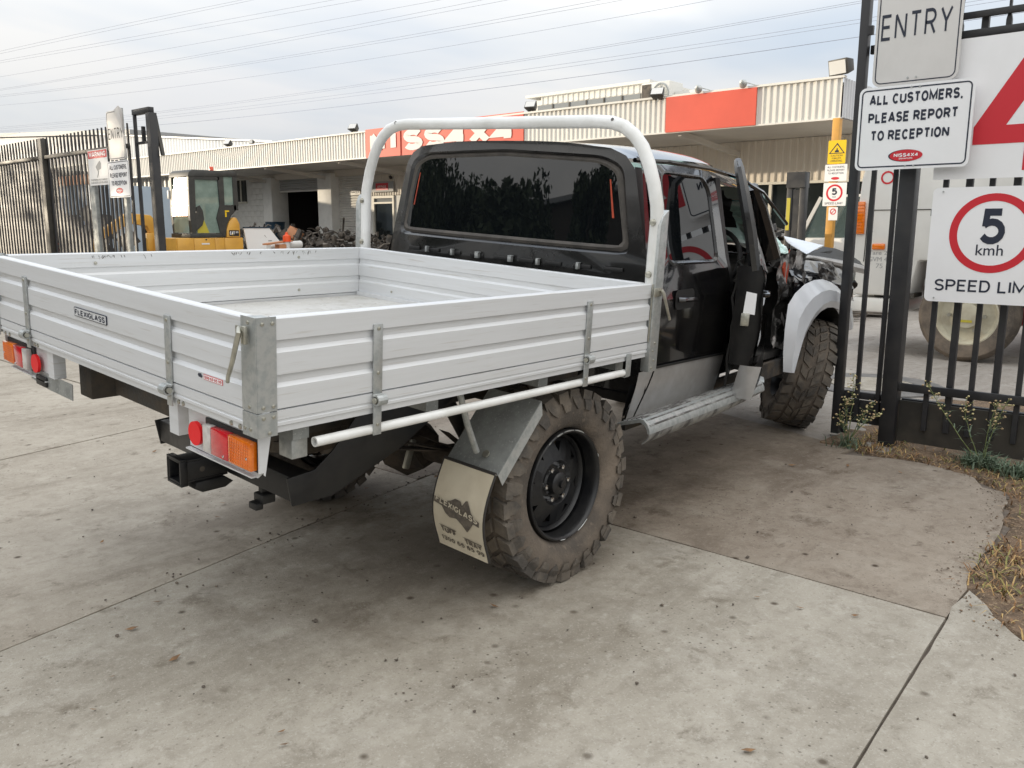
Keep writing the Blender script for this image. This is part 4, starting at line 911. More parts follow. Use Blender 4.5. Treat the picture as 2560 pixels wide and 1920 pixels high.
# name badge and phone sticker on the tailgate
yb = lambda y: (-.0015, y)
bd = part('name_badge', MB().prism(rrect(.812, 1.046, -.129, -.100, .004), lambda u, v, w: (w, u, v), -.003, -.0002), 'sign_ink', ute, label='dark badge lettered FLEXIGLASS')
part('badge_face', MB().prism(rrect(.815, 1.043, -.1268, -.1022, .003), lambda u, v, w: (w, u, v), -.0036, -.0031), 'alu', bd)
lettering('FLEXIGLASS', bd, (-.0042, 1.038, -.1235), .0175, 'sign_ink', .217, .03)
stk = part('sticker', MB().prism(rrect(.156, .250, -.1905, -.1765, .001), lambda u, v, w: (w, u, v), -.0012, -.0003), 'sign_red', ute, label='small red and white phone number sticker')
part('sticker_face', MB().prism(rrect(.1575, .2485, -.1892, -.1778, .001), lambda u, v, w: (w, u, v), -.0016, -.0013), 'sign_white', stk)
lettering('1300 65 65 99', stk, (-.0021, .2465, -.1872), .0078, 'sign_red', .086, .02)
part('emblem', MB().add([(-.0012, .268+a, -.1835+b) for a, b in ((.012, .001), (.006, .006), (0, .005), (-.004, .007), (-.012, -.001), (-.006, -.006), (0, -.004), (.006, -.005))], [tuple(range(8))]), 'sign_ink', stk, recalc=False)

# tail lights
def tail(fy, lab):
    ms = lambda a, b: (min(fy(a), fy(b)), max(fy(a), fy(b)))
    tp = part('tail_light', MB().prism([(.030, -.297), (.036, -.400), (.060, -.420), (.400, -.412), (.405, -.300)], lambda u, v, w: (w, fy(u), v), .034, .037)
              .prism([(.034, -.296), (.034, -.404), (.038, -.408), (.056, -.300)], lambda u, v, w: (u, fy(.030+.004*w), v), 0, 1), 'alu', ute, label=lab)
    part('rim_lip', MB().box(.020, .034, *ms(.066, .40), -.4195, -.4155).box(.020, .034, *ms(.030, .034), -.398, -.300), 'alu', tp)
    part('housing', MB().box(.026, .033, *ms(.036, .300), -.402, -.308), 'black_plastic', tp, bevel=.003)
    def lens(nm, a, b, m, z0=-.394, z1=-.318):
        part(nm, MB().box(.004, .0255, *ms(a, b), z0, z1), m, tp, bevel=.004)
    lens('amber_lens', .044, .150, 'lens_amber'); lens('red_lens', .1515, .236, 'lens_red'); lens('reverse_lens', .2375, .278, 'lens_clear')
    rb = MB()
    for k in range(1, 12): rb.box(.0028, .0042, *ms(.048+k*.0082, .0495+k*.0082), -.389, -.323)
    for k in range(1, 8): rb.box(.0028, .0042, *ms(.048, .146), -.389+k*.008, -.3880+k*.008)
    part('lens_ribs', rb, 'lens_amber', tp, kind='stuff')
    part('reflector', MB().disc((.022, fy(.334), -.360), .0335, (-1, 0, 0), 24, .010), 'reflector', tp)
    studs('screw', [((.0035, fy(.060), -.362), (-1, 0, 0), .004), ((.0035, fy(.172), -.384), (-1, 0, 0), .004)], 'chrome', tp)
    part('mount_bracket', MB().box(.020, .060, *ms(.437, .488), -.392, CZ1-.0005), 'alu', tp)
tail(lambda y: y, 'right tail light with red, clear and amber lenses'); tail(lambda y: TW-y, 'left tail light, paler and sun faded')
studs('coaming_bolt', [((.0055, y, -.283), (-1, 0, 0), .0065) for y in (.088, .130, .375, .400, TW-.09, TW-.13, TW-.375, TW-.40)], 'zinc', ute)
# under-tray bearers, chassis, axle, tow bar
ub = MB()
for x in (.13, .60, 1.13, 1.60): ub.box(x, x+.05, .045, 1.755, -.335, -.2915)
part('cross_bearer', ub, 'galv_dull', ute)
part('bearer_end', MB().box(.135, .185, .058, .118, -.392, -.3355), 'galv', ute, bevel=.003)
part('bearer_end', MB().box(.135, .185, TW-.118, TW-.058, -.392, -.3355), 'galv', ute, bevel=.003)
ch = MB()
for y in (.44, 1.26): ch.box(.12, 4.6, y, y+.10, -.47, -.3355)
for x in (.2, .95, 1.7, 2.5, 3.4): ch.box(x, x+.08, .545, 1.255, -.46, -.36)
part('chassis_rails', ch, 'chassis', ute, bevel=.006)
ax = MB().tube([(1.345, .30, -.765), (1.345, 1.50, -.835)], .045, 12).ball((1.345, .95, -.80), .15, sq=(1, 1.2, 1))
part('rear_axle', ax, 'muddy', ute, smooth=True)
for y, dz in ((.43, 0), (1.33, -.055)):
    lsp = MB()
    for k in range(4):
        s = .62 - k*.12; lsp.prism([(-s, .10-k*.014*.2), (-s*.5, .03-k*.012), (0, -.0-k*.012), (s*.5, .03-k*.012), (s, .10-k*.014*.2), (s*.5, .022-k*.012), (0, -.009-k*.012), (-s*.5, .022-k*.012)], lambda u, v, w, dz=dz: (1.345+u, w, -.67+dz+v), y, y+.06)
    part('leaf_spring', lsp, 'muddy', ute)
part('shackle', MB().beam((.965, .50, -.600), (.930, .50, -.708), .03, .012, (0, 1, 0)), 'zinc', ute, bevel=.004)
part('shock_absorber', MB().tube([(1.1, .52, -.40), (1.30, .46, -.76)], .028, 10), 'chassis', ute, smooth=True)
part('shock_absorber', MB().tube([(1.1, 1.30, -.40), (1.30, 1.36, -.80)], .028, 10), 'chassis', ute, smooth=True)
part('exhaust', MB().tube([(3.2, 1.1, -.55), (2.2, 1.12, -.52), (1.6, 1.14, -.42), (.9, 1.2, -.42), (.5, 1.25, -.48)], .028, 10), 'muddy', ute, smooth=True)
part('fuel_tank', MB().box(1.75, 2.75, .62, 1.18, -.66, -.40), 'muddy', ute, bevel=.04)
part('spare_carrier', MB().box(.55, .95, .60, 1.20, -.62, -.40), 'muddy', ute, bevel=.05)
wl = MB()
for k in range(5):
    y = .12+.03*k; wl.tube([(.16, y, -.31), (.20+.02*k, y+.05, -.38-.01*k), (.30, y+.10+.02*k, -.36), (.42, y+.2, -.34)], .0028, 5)
part('wiring', wl, 'orange_plastic', ute)
tb = part('tow_bar', MB().box(.315, .395, .335, 1.165, -.637, -.556), 'steel_black', ute, bevel=.005)
for y in (.328, 1.165):
    part('side_arm', MB().prism([(.300, -.556), (.318, -.650), (.470, -.650), (.760, -.545), (1.02, -.40), (1.02, -.345), (.62, -.345), (.47, -.50), (.40, -.55)], lambda u, v, w: (u, w, v), y, y+.008), 'steel_black', tb, bevel=.002)
rc = MB()
yc, zc_ = .735, -.603; h = .0385
for a, b, c_, d in ((-h, h, h-.007, h), (-h, h, -h, -h+.007), (-h, -h+.007, -h+.007, h-.007), (h-.007, h, -h+.007, h-.007)): rc.box(.150, .316, yc+a, yc+b, zc_+c_, zc_+d)
h = .046
for a, b, c_, d in ((-h, h, .0386, h), (-h, h, -h, -.0386), (-h, -.0386, -.0386, .0386), (.0386, h, -.0386, .0386)): rc.box(.148, .172, yc+a, yc+b, zc_+c_, zc_+d)
part('receiver_tube', rc, 'steel_black', tb, bevel=.002)
part('receiver_inside', MB().box(.30, .31, yc-.031, yc+.031, zc_-.031, zc_+.031), 'muddy', tb)
part('pin_hole', MB().disc((.225, yc-.0388, zc_), .009, (0, -1, 0), 12, .001), 'scrap_dark', tb)
part('safety_tab', MB().prism([(.20, -.642), (.30, -.642), (.33, -.665), (.30, -.680), (.22, -.680), (.19, -.662)], lambda u, v, w: (u, w, v), yc-.05, yc+.02), 'steel_black', tb, bevel=.003)
part('trailer_plug', MB().box(.322, .372, .50, .555, -.698, -.665).box(.30, .33, .505, .55, -.715, -.69).box(.33, .39, .515, .54, -.665, -.637), 'black_plastic', tb, bevel=.006)

# number plate bracket on the left
# spare wheel slung flat under the tray, and the dark clutter round the tank
sw = bpy.data.objects.new('spare_wheel', None); COL.objects.link(sw); sw.parent = ute; sw.location = (.80, .95, -.53); sw.rotation_euler = (R(90), 0, 0); OFF['spare_wheel'] = Vector((0, 0, 0)); _spare = sw
nb = part('plate_bracket', MB().prism([(1.19, -.389), (1.47, -.389), (1.55, -.399), (1.56, -.432), (1.40, -.446), (1.195, -.446)], lambda u, v, w: (w, u, v), .030, .033), 'galv_dull', ute)
part('bracket_black_box', MB().box(.020, .0295, 1.40, 1.49, -.440, -.402), 'black_plastic', nb, bevel=.006)  # small black box on the plate bracket
part('bracket_stay', MB().box(.050, .062, 1.38, 1.47, -.40, -.335), 'galv_dull', nb)

# mudguards and flaps
for sgn in (0, 1):
    Y = (lambda y: TW - y) if sgn else (lambda y: y)
    mg = MB(); cs = [(1.135, -.383), (.925, -.610)]
    for (xa, za), (xb, zb) in zip(cs, cs[1:]):
        mg.add([(xa, Y(.03), za), (xb, Y(.03), zb), (xb, Y(.275), zb), (xa, Y(.275), za)], [(0, 1, 2, 3)])
    g = part('mudguard', mg, 'galv_dull', ute, thick=.003)
    part('flange', MB().add([(1.135, Y(.029), -.382), (.925, Y(.029), -.609), (.945, Y(.026), -.648), (1.137, Y(.024), -.432)], [(0, 1, 2, 3)]), 'galv', g, thick=.002)
    part('stay', MB().tube([(.755, Y(.06), -.296), (.84, Y(.10), -.43), (.905, Y(.115), -.540)], .011, 8), 'galv', g, smooth=True)
    part('bolt', MB().disc((.955, Y(.115), -.560), .014, (-.7, 0, .7), 8, .006), 'zinc', g)
    def fp(y, t): return (.915 - .055*math.sin(PI*min(1, t*1.02))*.8 - .012*t, Y(y), -.603 - .315*t)
    fm = MB().grid(4, 12, lambda u, v: fp(.028+.245*u, v))
    fpp = part('mud_flap', fm, 'flap', ute, thick=.006, smooth=True, label='tan mud flap printed with a dark map of Australia' if not sgn else None)
    ed = MB()
    for y in (.028, .273): ed.tube([tuple(Vector(fp(y, k/12)) + Vector((-.004, 0, 0))) for k in range(13)], .0042, 6)
    ed.tube([tuple(Vector(fp(.028+.245*k/4, 0)) + Vector((-.004, 0, .002))) for k in range(5)], .006, 6)
    part('flap_edge', ed, 'trim_rubber', fpp, smooth=True)
    def on(pts, m, nm='map_print', lift=.0095):
        mb = MB(); mb.add([tuple(Vector(fp(a, b)) + Vector((-lift, 0, 0))) for a, b in pts], [tuple(range(len(pts)))]); return part(nm, mb, m, fpp, recalc=False)
    if not sgn:
        S = lambda u, v: (.265 - .225*u, .33 + .36*v)     # u across from the left, v down
        on([S(*p) for p in ((.18, .42), (.20, .26), (.36, .16), (.44, .06), (.56, .08), (.60, .20), (.66, .02), (.70, .0), (.80, .30), (.88, .46), (.86, .62), (.78, .84), (.72, .98), (.62, .80), (.50, .66), (.36, .70), (.26, .60))], 'flap_ink')
        on([S(*p) for p in ((.0, .18), (.98, .50), (.98, .66), (.0, .36))], 'flap_ink', lift=.0099)
        def warp(mb_, nm):
            mb_.xform(lambda x, y, z: tuple(Vector(fp(y, (z+.603)/-.315)) + Vector((-.0104, 0, 0)))); return part(nm, mb_, 'flap', fpp, recalc=False)
        tm, w_ = text_mesh('FLEXIGLASS', .020, .205, .02)
        warp(tm.xform(lambda x, y, z: (0, .257-x, -.742 - .163*x*.95 + y)), 'lettering')
        for t_, a_, v_, wd_ in (('TUFF', .235, .80, .075), ('TRAY', .122, .855, .080)):
            tm, w_ = text_mesh(t_, .022, wd_, .05, italic=-.2); tm.xform(lambda x, y, z: tuple(Vector(fp(a_-x, v_ + x*.10 - y/.315*1.0)) + Vector((-.0097, 0, 0)))); part('lettering', tm, 'flap_ink', fpp, recalc=False)
            on([(a_+.01, v_-.085), (a_-wd_, v_-.072), (a_-wd_, v_-.060), (a_+.0, v_-.073)], 'flap_ink', 'stripe')
        tm, w_ = text_mesh('1300 65 65 99', .018, .205, .03); tm.xform(lambda x, y, z: tuple(Vector(fp(.245-x, .915 + x*.10 - y/.315)) + Vector((-.0097, 0, 0)))); part('lettering', tm, 'flap_ink', fpp, recalc=False)

# ---------------------------------------------------------------- wheels (axis along local Y, outer face towards -Y)
RT, WT = .375, .275
def tyre_meshes():
    w = WT/2
    prof = [(.215, w-.055), (.222, w-.030), (.250, w-.006), (.300, w+.004), (.338, w-.004), (.355, w-.022), (.362, w-.06), (.364, 0), (.362, -w+.06), (.355, -w+.022), (.338, -w+.004), (.300, -w-.004), (.250, -w+.006), (.222, -w+.030), (.215, -w+.055)]
    tb_ = MB().lathe(prof, 64, close=True)
    ca = lambda a, r, h: (r*math.cos(a), h, r*math.sin(a))
    def blk_(a0, a1, h0, h1, r0, r1, skew=0.0, taper=.88, lean=0.0):
        am = (a0+a1)/2; hm = (h0+h1)/2
        vs = []
        for r_, t in ((r0, 1), (r1, taper)):
            for a in (a0, a1):
                for h in (h0, h1):
                    hh = hm + (h-hm)*t; aa = am + (a-am)*t + skew*(hh-hm)
                    vs.append(ca(aa, r_ - lean*abs(hh), hh))
        lug.add(vs, [(0, 1, 3, 2), (4, 6, 7, 5), (0, 4, 5, 1), (2, 3, 7, 6), (0, 2, 6, 4), (1, 5, 7, 3)])
    lug = MB(); n = 30
    for k in range(n):
        a = 2*PI*k/n; d = 2*PI/n
        for s in (-1, 1):
            off = 0 if s > 0 else d*.5; big = (k % 2 == 0)
            e0 = s*(w+(.004 if big else -.004)); e1 = s*(w-.058)
            blk_(a+off+d*.10, a+off+d*.86, min(e0, e1), max(e0, e1), .340, .3745, s*1.0, .93, .03)
            # side biters running down the wall
            vs = []
            for (r_, hh, aw) in ((.352, w-.012, .37), (.322, w+.0055, .33), (.296, w+.007, .24 if big else .0)):
                for q_ in (-1, 1):
                    for dh in (0, .006): vs.append(ca(a+off+d*(.48+q_*aw), r_, s*(hh+dh-.002)))
            fs = []
            for i in (0, 4): fs += [(i+1, i+3, i+7, i+5), (i, i+4, i+5, i+1), (i+2, i+3, i+7, i+6)]
            lug.add(vs, fs)
            blk_(a+off+d*.28, a+off+d*1.05, min(s*.018, s*.066), max(s*.018, s*.066), .352, .3735, s*-2.2, .90)
        if k % 2 == 0: blk_(a+d*.2, a+d*1.15, -.014, .014, .352, .373, 4.0, .88)
    return mesh_of(tb_, smooth=True, name='tyre'), mesh_of(lug, name='tread_blocks', recalc=True)
tyre_me, lug_me = tyre_meshes(); tyre_me.materials.append(MATS['rubber']); lug_me.materials.append(MATS['rubber_worn'])
def rim_meshes():
    o = -WT/2
    ba = MB().lathe([(.196, o+.075), (.196, o+.040), (.199, o+.026), (.204, o+.018), (.209, o+.015), (.214, o+.018), (.216, o+.024), (.216, o+.04), (.21, o+.05), (.21, -o-.03), (.2, -o-.02), (.176, -o-.05), (.178, o+.10), (.190, o+.085)], 48)
    di = MB(); y0 = o+.098; y1 = o+.070; y2 = o+.082
    P3 = lambda r, a, y: (r*math.cos(R(a)), y, r*math.sin(R(a)))
    for k in range(8):
        c = k*45; I = [P3(.100, c+t, y1) for t in (-22.5, 0, 22.5)]; O = [P3(.178, c+t, y0) for t in (-22.5, 0, 22.5)]
        T = [P3(.160, c-8.5, y0-.004), P3(.160, c+8.5, y0-.004), P3(.120, c, y1+.006)]
        vs = I+O+T
        di.add(vs, [(0, 1, 8), (1, 2, 8), (0, 8, 6, 3), (2, 5, 7, 8), (3, 6, 7, 4), (4, 7, 5)])
        Tb = [tuple(Vector(p)+Vector((0, .02, 0))) for p in T]
        di.add(T+Tb, [(0, 1, 4, 3), (1, 2, 5, 4), (2, 0, 3, 5)])
    di.lathe([(.100, y1), (.088, y1-.004), (.078, y2), (.052, y2+.004), (.046, y2-.002)], 32)
    hub = MB().lathe([(.046, y2), (.044, y2-.030), (.036, y2-.036), (.016, y2-.038), (.014, y2-.048), (0, y2-.050)], 24)
    nut = MB().lathe([(0.0115, 0), (.0115, -.014), (.009, -.024), (.0, -.026)], 8)
    br = MB().lathe([(.165, o+.16), (.165, o+.115), (.02, o+.112)], 24)
    return [mesh_of(m_, smooth=True, name=n_) for m_, n_ in ((ba, 'barrel'), (di, 'disc'), (hub, 'hub'), (nut, 'wheel_nut'), (br, 'brake_drum'))] + [y2]
ba_me, di_me, hub_me, nut_me, br_me, NY = rim_meshes()
for me, m_ in ((ba_me, 'steel_black'), (di_me, 'steel_black'), (hub_me, 'steel_black'), (nut_me, 'chrome'), (br_me, 'muddy')): me.materials.append(MATS[m_])
def wheel(x, y, z, rz=0.0, rx=0.0, flip=False, spin=0.0, lab=None):
    w = bpy.data.objects.new('wheel', None); COL.objects.link(w); w.parent = ute; w.location = (x, y, z)
    w.rotation_euler = (Matrix.Rotation(rz + (PI if flip else 0), 3, 'Z') @ Matrix.Rotation(rx*(-1 if flip else 1), 3, 'X') @ Matrix.Rotation(spin, 3, 'Y')).to_euler()
    OFF[w.name] = Vector((0, 0, 0))
    if lab: w['label'] = lab
    for nm, me in (('tyre', tyre_me), ('tread_blocks', lug_me), ('rim', ba_me), ('rim_disc', di_me), ('hub', hub_me), ('brake_drum', br_me)):
        piece(nm, me, w, (0, 0, 0))
    for k in range(6): piece('wheel_nut', nut_me, w, (.066*math.cos(R(60*k+12)), NY+.002, .066*math.sin(R(60*k+12))))
    return w
def zg(y, r=RT-.004): return (r - ZO - y*math.sin(UR))/math.cos(UR)
for nm_, me_ in (('tyre', tyre_me), ('tread_blocks', lug_me), ('rim', ba_me)): piece(nm_, me_, _spare, (0, 0, 0), (0, 0, 0), (.82, .8, .82))
rw_ = wheel(1.345, .172, zg(.172), 0, -UR, spin=.2)
sf = MB()
for a0, a1, r_ in ((62, 78, .003), (80, 96, .0024), (99, 108, .003), (118, 122, .002), (20, 24, .002), (-70, -52, .0016), (-100, -92, .002)):
    sf.tube([(.2115*math.cos(R(a0+(a1-a0)*k/8)), -WT/2+.0155, .2115*math.sin(R(a0+(a1-a0)*k/8))) for k in range(9)], [r_*(.5+.5*math.sin(PI*k/8)) + .0004 for k in range(9)], 5)
me_ = mesh_of(sf, name='rim_scuff', smooth=True); me_.materials.append(MATS['galv']); piece('rim_scuff', me_, rw_, (0, 0, 0), (0, -.2, 0))
wheel(1.345, 1.63, zg(1.63), 0, -UR, True, .5)
wheel(4.42, .455, zg(.455)+.005, R(33), -UR+R(14), spin=.1, lab='front wheel steered hard left and leaning')
wheel(4.42, 1.75, zg(1.75), R(20), -UR, True)
# ---------------------------------------------------------------- cab (s forward from the rear face, t to the right of centre)
CA = R(3.0)
def cab(s, t, z): return (1.85 + s*math.cos(CA) + t*math.sin(CA), .93 + s*math.sin(CA) - t*math.cos(CA), z)
def tz(z):
    P_ = [(-.60, .775), (-.45, .800), (-.2, .812), (-.06, .806), (.015, .785), (.045, .770), (.45, .674), (.50, .632)]
    if z <= P_[0][0]: return P_[0][1]
    for (a, b), (c_, d) in zip(P_, P_[1:]):
        if z <= c_: return b + (d-b)*(z-a)/(c_-a)
    return P_[-1][1]
def srear(z, t): return max(0, z-.06)*.075 + .075*(abs(t)/.8)**3
# rear panel with window aperture, radially bridged
outl = [(-.806, -.06), (-.785, .015), (-.770, .045), (-.672, .44), (-.625, .495), (-.55, .525), (-.30, .545), (0, .550), (.30, .545), (.55, .525), (.625, .495), (.672, .44), (.770, .045), (.785, .015), (.806, -.06)]
c0 = (0, .27); NR = 220
win = rounded([(-.655, .122), (.655, .122), (.585, .425), (.50, .462), (0, .482), (-.50, .462), (-.585, .425)], .032, 5)
sea = rounded([(-.682, .098), (.682, .098), (.611, .440), (.516, .481), (0, .501), (-.516, .481), (-.611, .440)], .038, 5)
rim_ = rounded([(-.694, .084), (.694, .084), (.624, .452), (.526, .493), (0, .513), (-.526, .493), (-.624, .452)], .045, 5)
ro, rw, rs_, rr_ = (radial(p, c0, NR) for p in (outl, win, sea, rim_))
cv = lambda pts, d: [cab(srear(z, t) + d, t, z) for t, z in pts]
cb = MB(); cb.bridge(cv(ro, 0), cv(rr_, -.004)); cb.bridge(cv(rr_, -.004), cv(rs_, .010))
part('cab_rear_panel', cb, 'black_dusty', ute, smooth=True)
sl = MB(); sl.bridge(cv(rs_, .010), cv([((a+c_)/2, (b+d)/2) for (a, b), (c_, d) in zip(rs_, rw)], .002)); sl.bridge(cv([((a+c_)/2, (b+d)/2) for (a, b), (c_, d) in zip(rs_, rw)], .002), cv(rw, .009))
part('window_seal', sl, 'seal', ute, smooth=True)
gl = MB(); lp = [cv([(c0[0]+(a-c0[0])*k, c0[1]+(b-c0[1])*k) for a, b in rw], .009) for k in (1, .94, .82, .66, .5, .34, .18, .05)]
for a, b in zip(lp, lp[1:]): gl.bridge(a, b)
gl.add(lp[-1], [tuple(range(NR))]); me_ = mesh_of(gl, smooth=True, name='rear_window')
bm0 = bmesh.new(); bm0.from_mesh(me_); bmesh.ops.remove_doubles(bm0, verts=bm0.verts, dist=1e-5); bmesh.ops.recalc_face_normals(bm0, faces=bm0.faces); bm0.to_mesh(me_); bm0.free(); me_.shade_smooth()
rg = part('rear_window', me_, 'tint_glass', ute)
for s_ in (-1, 1):                                     # orange strips at the edges of the tinted glass
    mb = MB().add([cab(srear(z, t)+.0075, t, z) for t, z in ((s_*.600, .235), (s_*.590, .235), (s_*.560, .395), (s_*.566, .395))], [(0, 1, 2, 3)]); part('orange_strip', mb, 'orange_plastic', rg, recalc=False)
# lower rear wall with pressings and clips
lw = MB().grid(24, 6, lambda u, v: cab(srear(0, -.806+1.612*u)*1 + (.012 if .15 < v < .85 else 0)*0, -.806+1.612*u, -.06-.44*v)); part('cab_lower_wall', lw, 'black_dusty', ute, smooth=True)
for k in range(9):
    t = -.60 + k*.148; part('wall_slot', MB().box(-.006, .002, t, t+.085, .012, .030).xform(lambda s, t, z: cab(srear(z, t)+s-.001, t, z)), 'black_plastic', ute, bevel=.002)
for k, t in enumerate((-.45, -.27, -.11, .09, .25, .46)):
    w_ = .012 if k in (0, 1, 4, 5) else .020
    part('wall_clip', MB().box(-.026, -.006, t, t+w_, .008, .034).box(-.026, -.006, t, t+w_*1.3, .0345, .038).xform(lambda s, t, z: cab(srear(z, t)+s, t, z)), 'galv', ute, bevel=.002)
# roof, crushed down towards the front right
def roof(u, v):
    s = .03 + 1.42*u; t = (2*v-1)
    w = .615 + (.03 if .1 < u < .6 else 0)*math.sin(PI*min(1, u/.7)); zc0 = .550 + .018*math.sin(PI*min(1, u*1.2)) - .10*max(0, u-.55)**1.3/.35
    z = zc0 - .055*abs(t)**5 - .012*t*t; dent = (.035*noise.noise(Vector((s*5, t*3, 2))) + .02*noise.noise(Vector((s*11, t*9, 5))))*max(0, u-.55)
    return cab(s + .075*(abs(t*.62)/.8)**3 + (.07 if u == 0 else 0), t*w, z + dent - (.03*max(0, u-.6) if t > .2 else 0))
part('roof', MB().grid(40, 28, roof), 'black_paint', ute, smooth=True)
for sg in (1, -1):
    SD = lambda s, z, o=0.0: cab(s, sg*(tz(z)+o), z)
    q_ = MB().grid(5, 22, lambda u, v: SD(.075*(.95)**3*(1-u) + u*.115 + max(0, (-.06+.555*v)-.06)*.16*(1-u*.5), -.06+.555*v)); part('corner_pillar', q_, 'black_paint', ute, smooth=True)
    part('corner_lower', MB().grid(5, 10, lambda u, v: SD(.06+.055*u + (.0 if v > .3 else -.0), -.45+.39*v)).grid(3, 6, lambda u, v: SD(-.03+(.15)*u, -.60+.15*v, -.012)), 'black_paint', ute, smooth=True)
    part('quarter_trim', MB().grid(4, 6, lambda u, v: SD(-.03+.03*v+(.057+.070*v)*u, -.60+.205*v, .008)), 'silver_paint_and_sheen', ute, smooth=True)
    part('door_gap', MB().grid(2, 24, lambda u, v: SD(.10+.06*u, -.58+1.03*v, -.022)), 'black_plastic', ute)
    # rear door skin with window
    dol = rounded([(.135, .10), (.135, -.10), (.845, -.10), (.845, .10), (.825, .40), (.78, .462), (.60, .474), (.27, .472), (.20, .40)], .04, 4)
    dw = rounded([(.262, .062), (.742, .055), (.735, .365), (.685, .425), (.285, .432)], .045, 4); dse = rounded([(.245, .042), (.760, .038), (.752, .378), (.697, .440), (.270, .447)], .05, 4)
    dc0 = (.5, .24); a_, b_, c__ = (radial(p, dc0, 80) for p in (dol, dw, dse))
    mp_ = lambda pts, o: [SD(s, z, o) for s, z in pts]
    dm = MB(); dm.bridge(mp_(a_, 0), mp_(c__, .003))
    dm.grid(20, 12, lambda u, v: SD((.135+.71*u) - (.03*(1-v)*(1-u) if v < .4 else 0), -.445+.345*v, .0 + .010*math.exp(-((-.445+.345*v+.16)/.05)**2)*0 + (.006 if .28 < v < .33 else 0)))
    rdoor = part('rear_door', dm, 'black_paint', ute, smooth=True)
    sm = MB(); mid = [((p[0]+q[0])/2, (p[1]+q[1])/2) for p, q in zip(b_, c__)]
    sm.bridge(mp_(c__, .003), mp_(mid, .006)); sm.bridge(mp_(mid, .006), mp_(b_, -.004)); part('window_seal', sm, 'black_dusty', rdoor, smooth=True)
    part('side_window', MB().add(mp_(b_, -.004), [tuple(range(80))]), 'tint_glass', rdoor)
    part('lower_trim', MB().grid(16, 6, lambda u, v: SD(.142-.10*(1-v)+(.703+.08*(1-v))*u, -.600+(.205-.020*u)*v, .008)), 'silver_paint_and_sheen', rdoor, smooth=True)
    part('trim_strip', MB().grid(16, 2, lambda u, v: SD(.14+.71*u, -.395-.020*u+.010*v, .010)), 'black_plastic', rdoor, thick=.004)
    hd = MB().tube([SD(.285, -.105, .012), SD(.30, -.105, .030), SD(.41, -.108, .032), SD(.425, -.108, .012)], .011, 8)
    part('door_handle', hd, 'black_paint', rdoor, smooth=True)
    part('handle_cup', MB().add([SD(a, b, .0062) for a, b in rrect(.265, .445, -.150, -.062, .025)], [tuple(range(24))]), 'black_plastic', rdoor, recalc=False)
    part('drip_rail', MB().tube([SD(.10, .478, .0), SD(.4, .486, -.0), SD(.8, .478, 0.004), SD(1.10, .45, .0), SD(1.40, .385, -.0), SD(1.7, .22, .0)], .011, 6), 'black_paint', ute, smooth=True)
    part('centre_pillar', MB().grid(3, 20, lambda u, v: SD(.855+.05*u, -.58+1.02*v, -.012)), 'black_plastic', ute, thick=.02)
    part('sill', MB().grid(12, 4, lambda u, v: SD(.0+1.95*u, -.66+.10*v, -.03)), 'chassis', ute, thick=.02)
    part('front_pillar', MB().tube([SD(1.33, .41, -.03), SD(1.42, .30, -.04), SD(1.58, .04, -.06)], [.035, .045, .05], 8), 'black_paint', ute, smooth=True)
    # side step
    pr = [(.0, -.600), (.100, -.562), (.122, -.562), (.140, -.577), (.153, -.600), (.156, -.618), (.146, -.618), (.140, -.600), (.128, -.585), (.108, -.576), (.0, -.614)]
    st = part('side_step', MB().prism(pr, lambda u, v, w: cab(w, sg*(.787+u), v), -.105, 1.10), 'galv', ute, smooth=True)
    part('step_skirt', MB().grid(30, 6, lambda u, v: cab(-.105+1.205*u, sg*(.787+.1545-.030*v*v), -.617 - .050*v + .045*max(0, u-.55)**2*v*3)), 'step_dirt', st, thick=.004)
    gr_ = MB()
    for a, b, nx, nz in ((.020, -.5915, 0, 1), (.040, -.584, 0, 1), (.060, -.5765, 0, 1), (.082, -.568, 0, 1), (.106, -.5605, .2, 1), (.127, -.568, .6, .8), (.145, -.585, .8, .6)):
        gr_.tube([cab(s_, sg*(.787+a), b) for s_ in (-.09, 1.08)], .0042, 6)
    part('grip_ribs', gr_, 'step_dirt', st, kind='stuff')
    part('end_curl', MB().grid(6, 6, lambda u, v: cab(1.10+.16*u, sg*(.787+.15*v*(1-.55*u)), -.562 - .015*v - .03*u*u + .02*math.sin(u*4))), 'galv', st, smooth=True, thick=.004)
def crumple(nu, nv, fn, amp, f, seed):
    def g(u, v):
        p = Vector(fn(u, v)); n3 = noise.noise_vector(Vector((u*f, v*f, seed)))*amp + noise.noise_vector(Vector((u*f*2.7, v*f*2.7, seed+4)))*amp*.45
        return tuple(p + n3)
    return MB().grid(nu, nv, g)
# floor, firewall, seats and inside
inn = MB().box(.08, 2.0, -.72, .72, -.56, -.52).box(1.92, 2.0, -.70, .70, -.52, .02)
part('cab_floor', inn.xform(cab), 'interior', ute)
for t0 in (-.42, .42):
    se = part('front_seat', MB().box(.95, 1.42, t0-.25, t0+.25, -.42, -.22).xform(cab), 'interior', ute, bevel=.05)
    part('seat_back', MB().prism([(.92, -.28), (1.04, -.28), (.92, .30), (.82, .30)], lambda u, v, w: cab(u, w, v), t0-.24, t0+.24), 'interior', se, bevel=.03)
    part('headrest', MB().box(.80, .90, t0-.12, t0+.12, .30, .44).xform(cab), 'interior', se, bevel=.03)
part('dashboard', MB().grid(10, 8, lambda u, v: cab(1.55+.4*u, -.66+1.32*v, -.12+.13*math.sin(u*PI*.6)+.03*noise.noise(Vector((u*5, v*5, 1))))), 'interior', ute, thick=.03)
part('steering_wheel', MB().tube([cab(1.45+.05*math.sin(a), .40+.18*math.cos(a), .0+.17*math.sin(a)) for a in [2*PI*k/24 for k in range(25)]], .014, 8), 'black_plastic', ute, smooth=True)
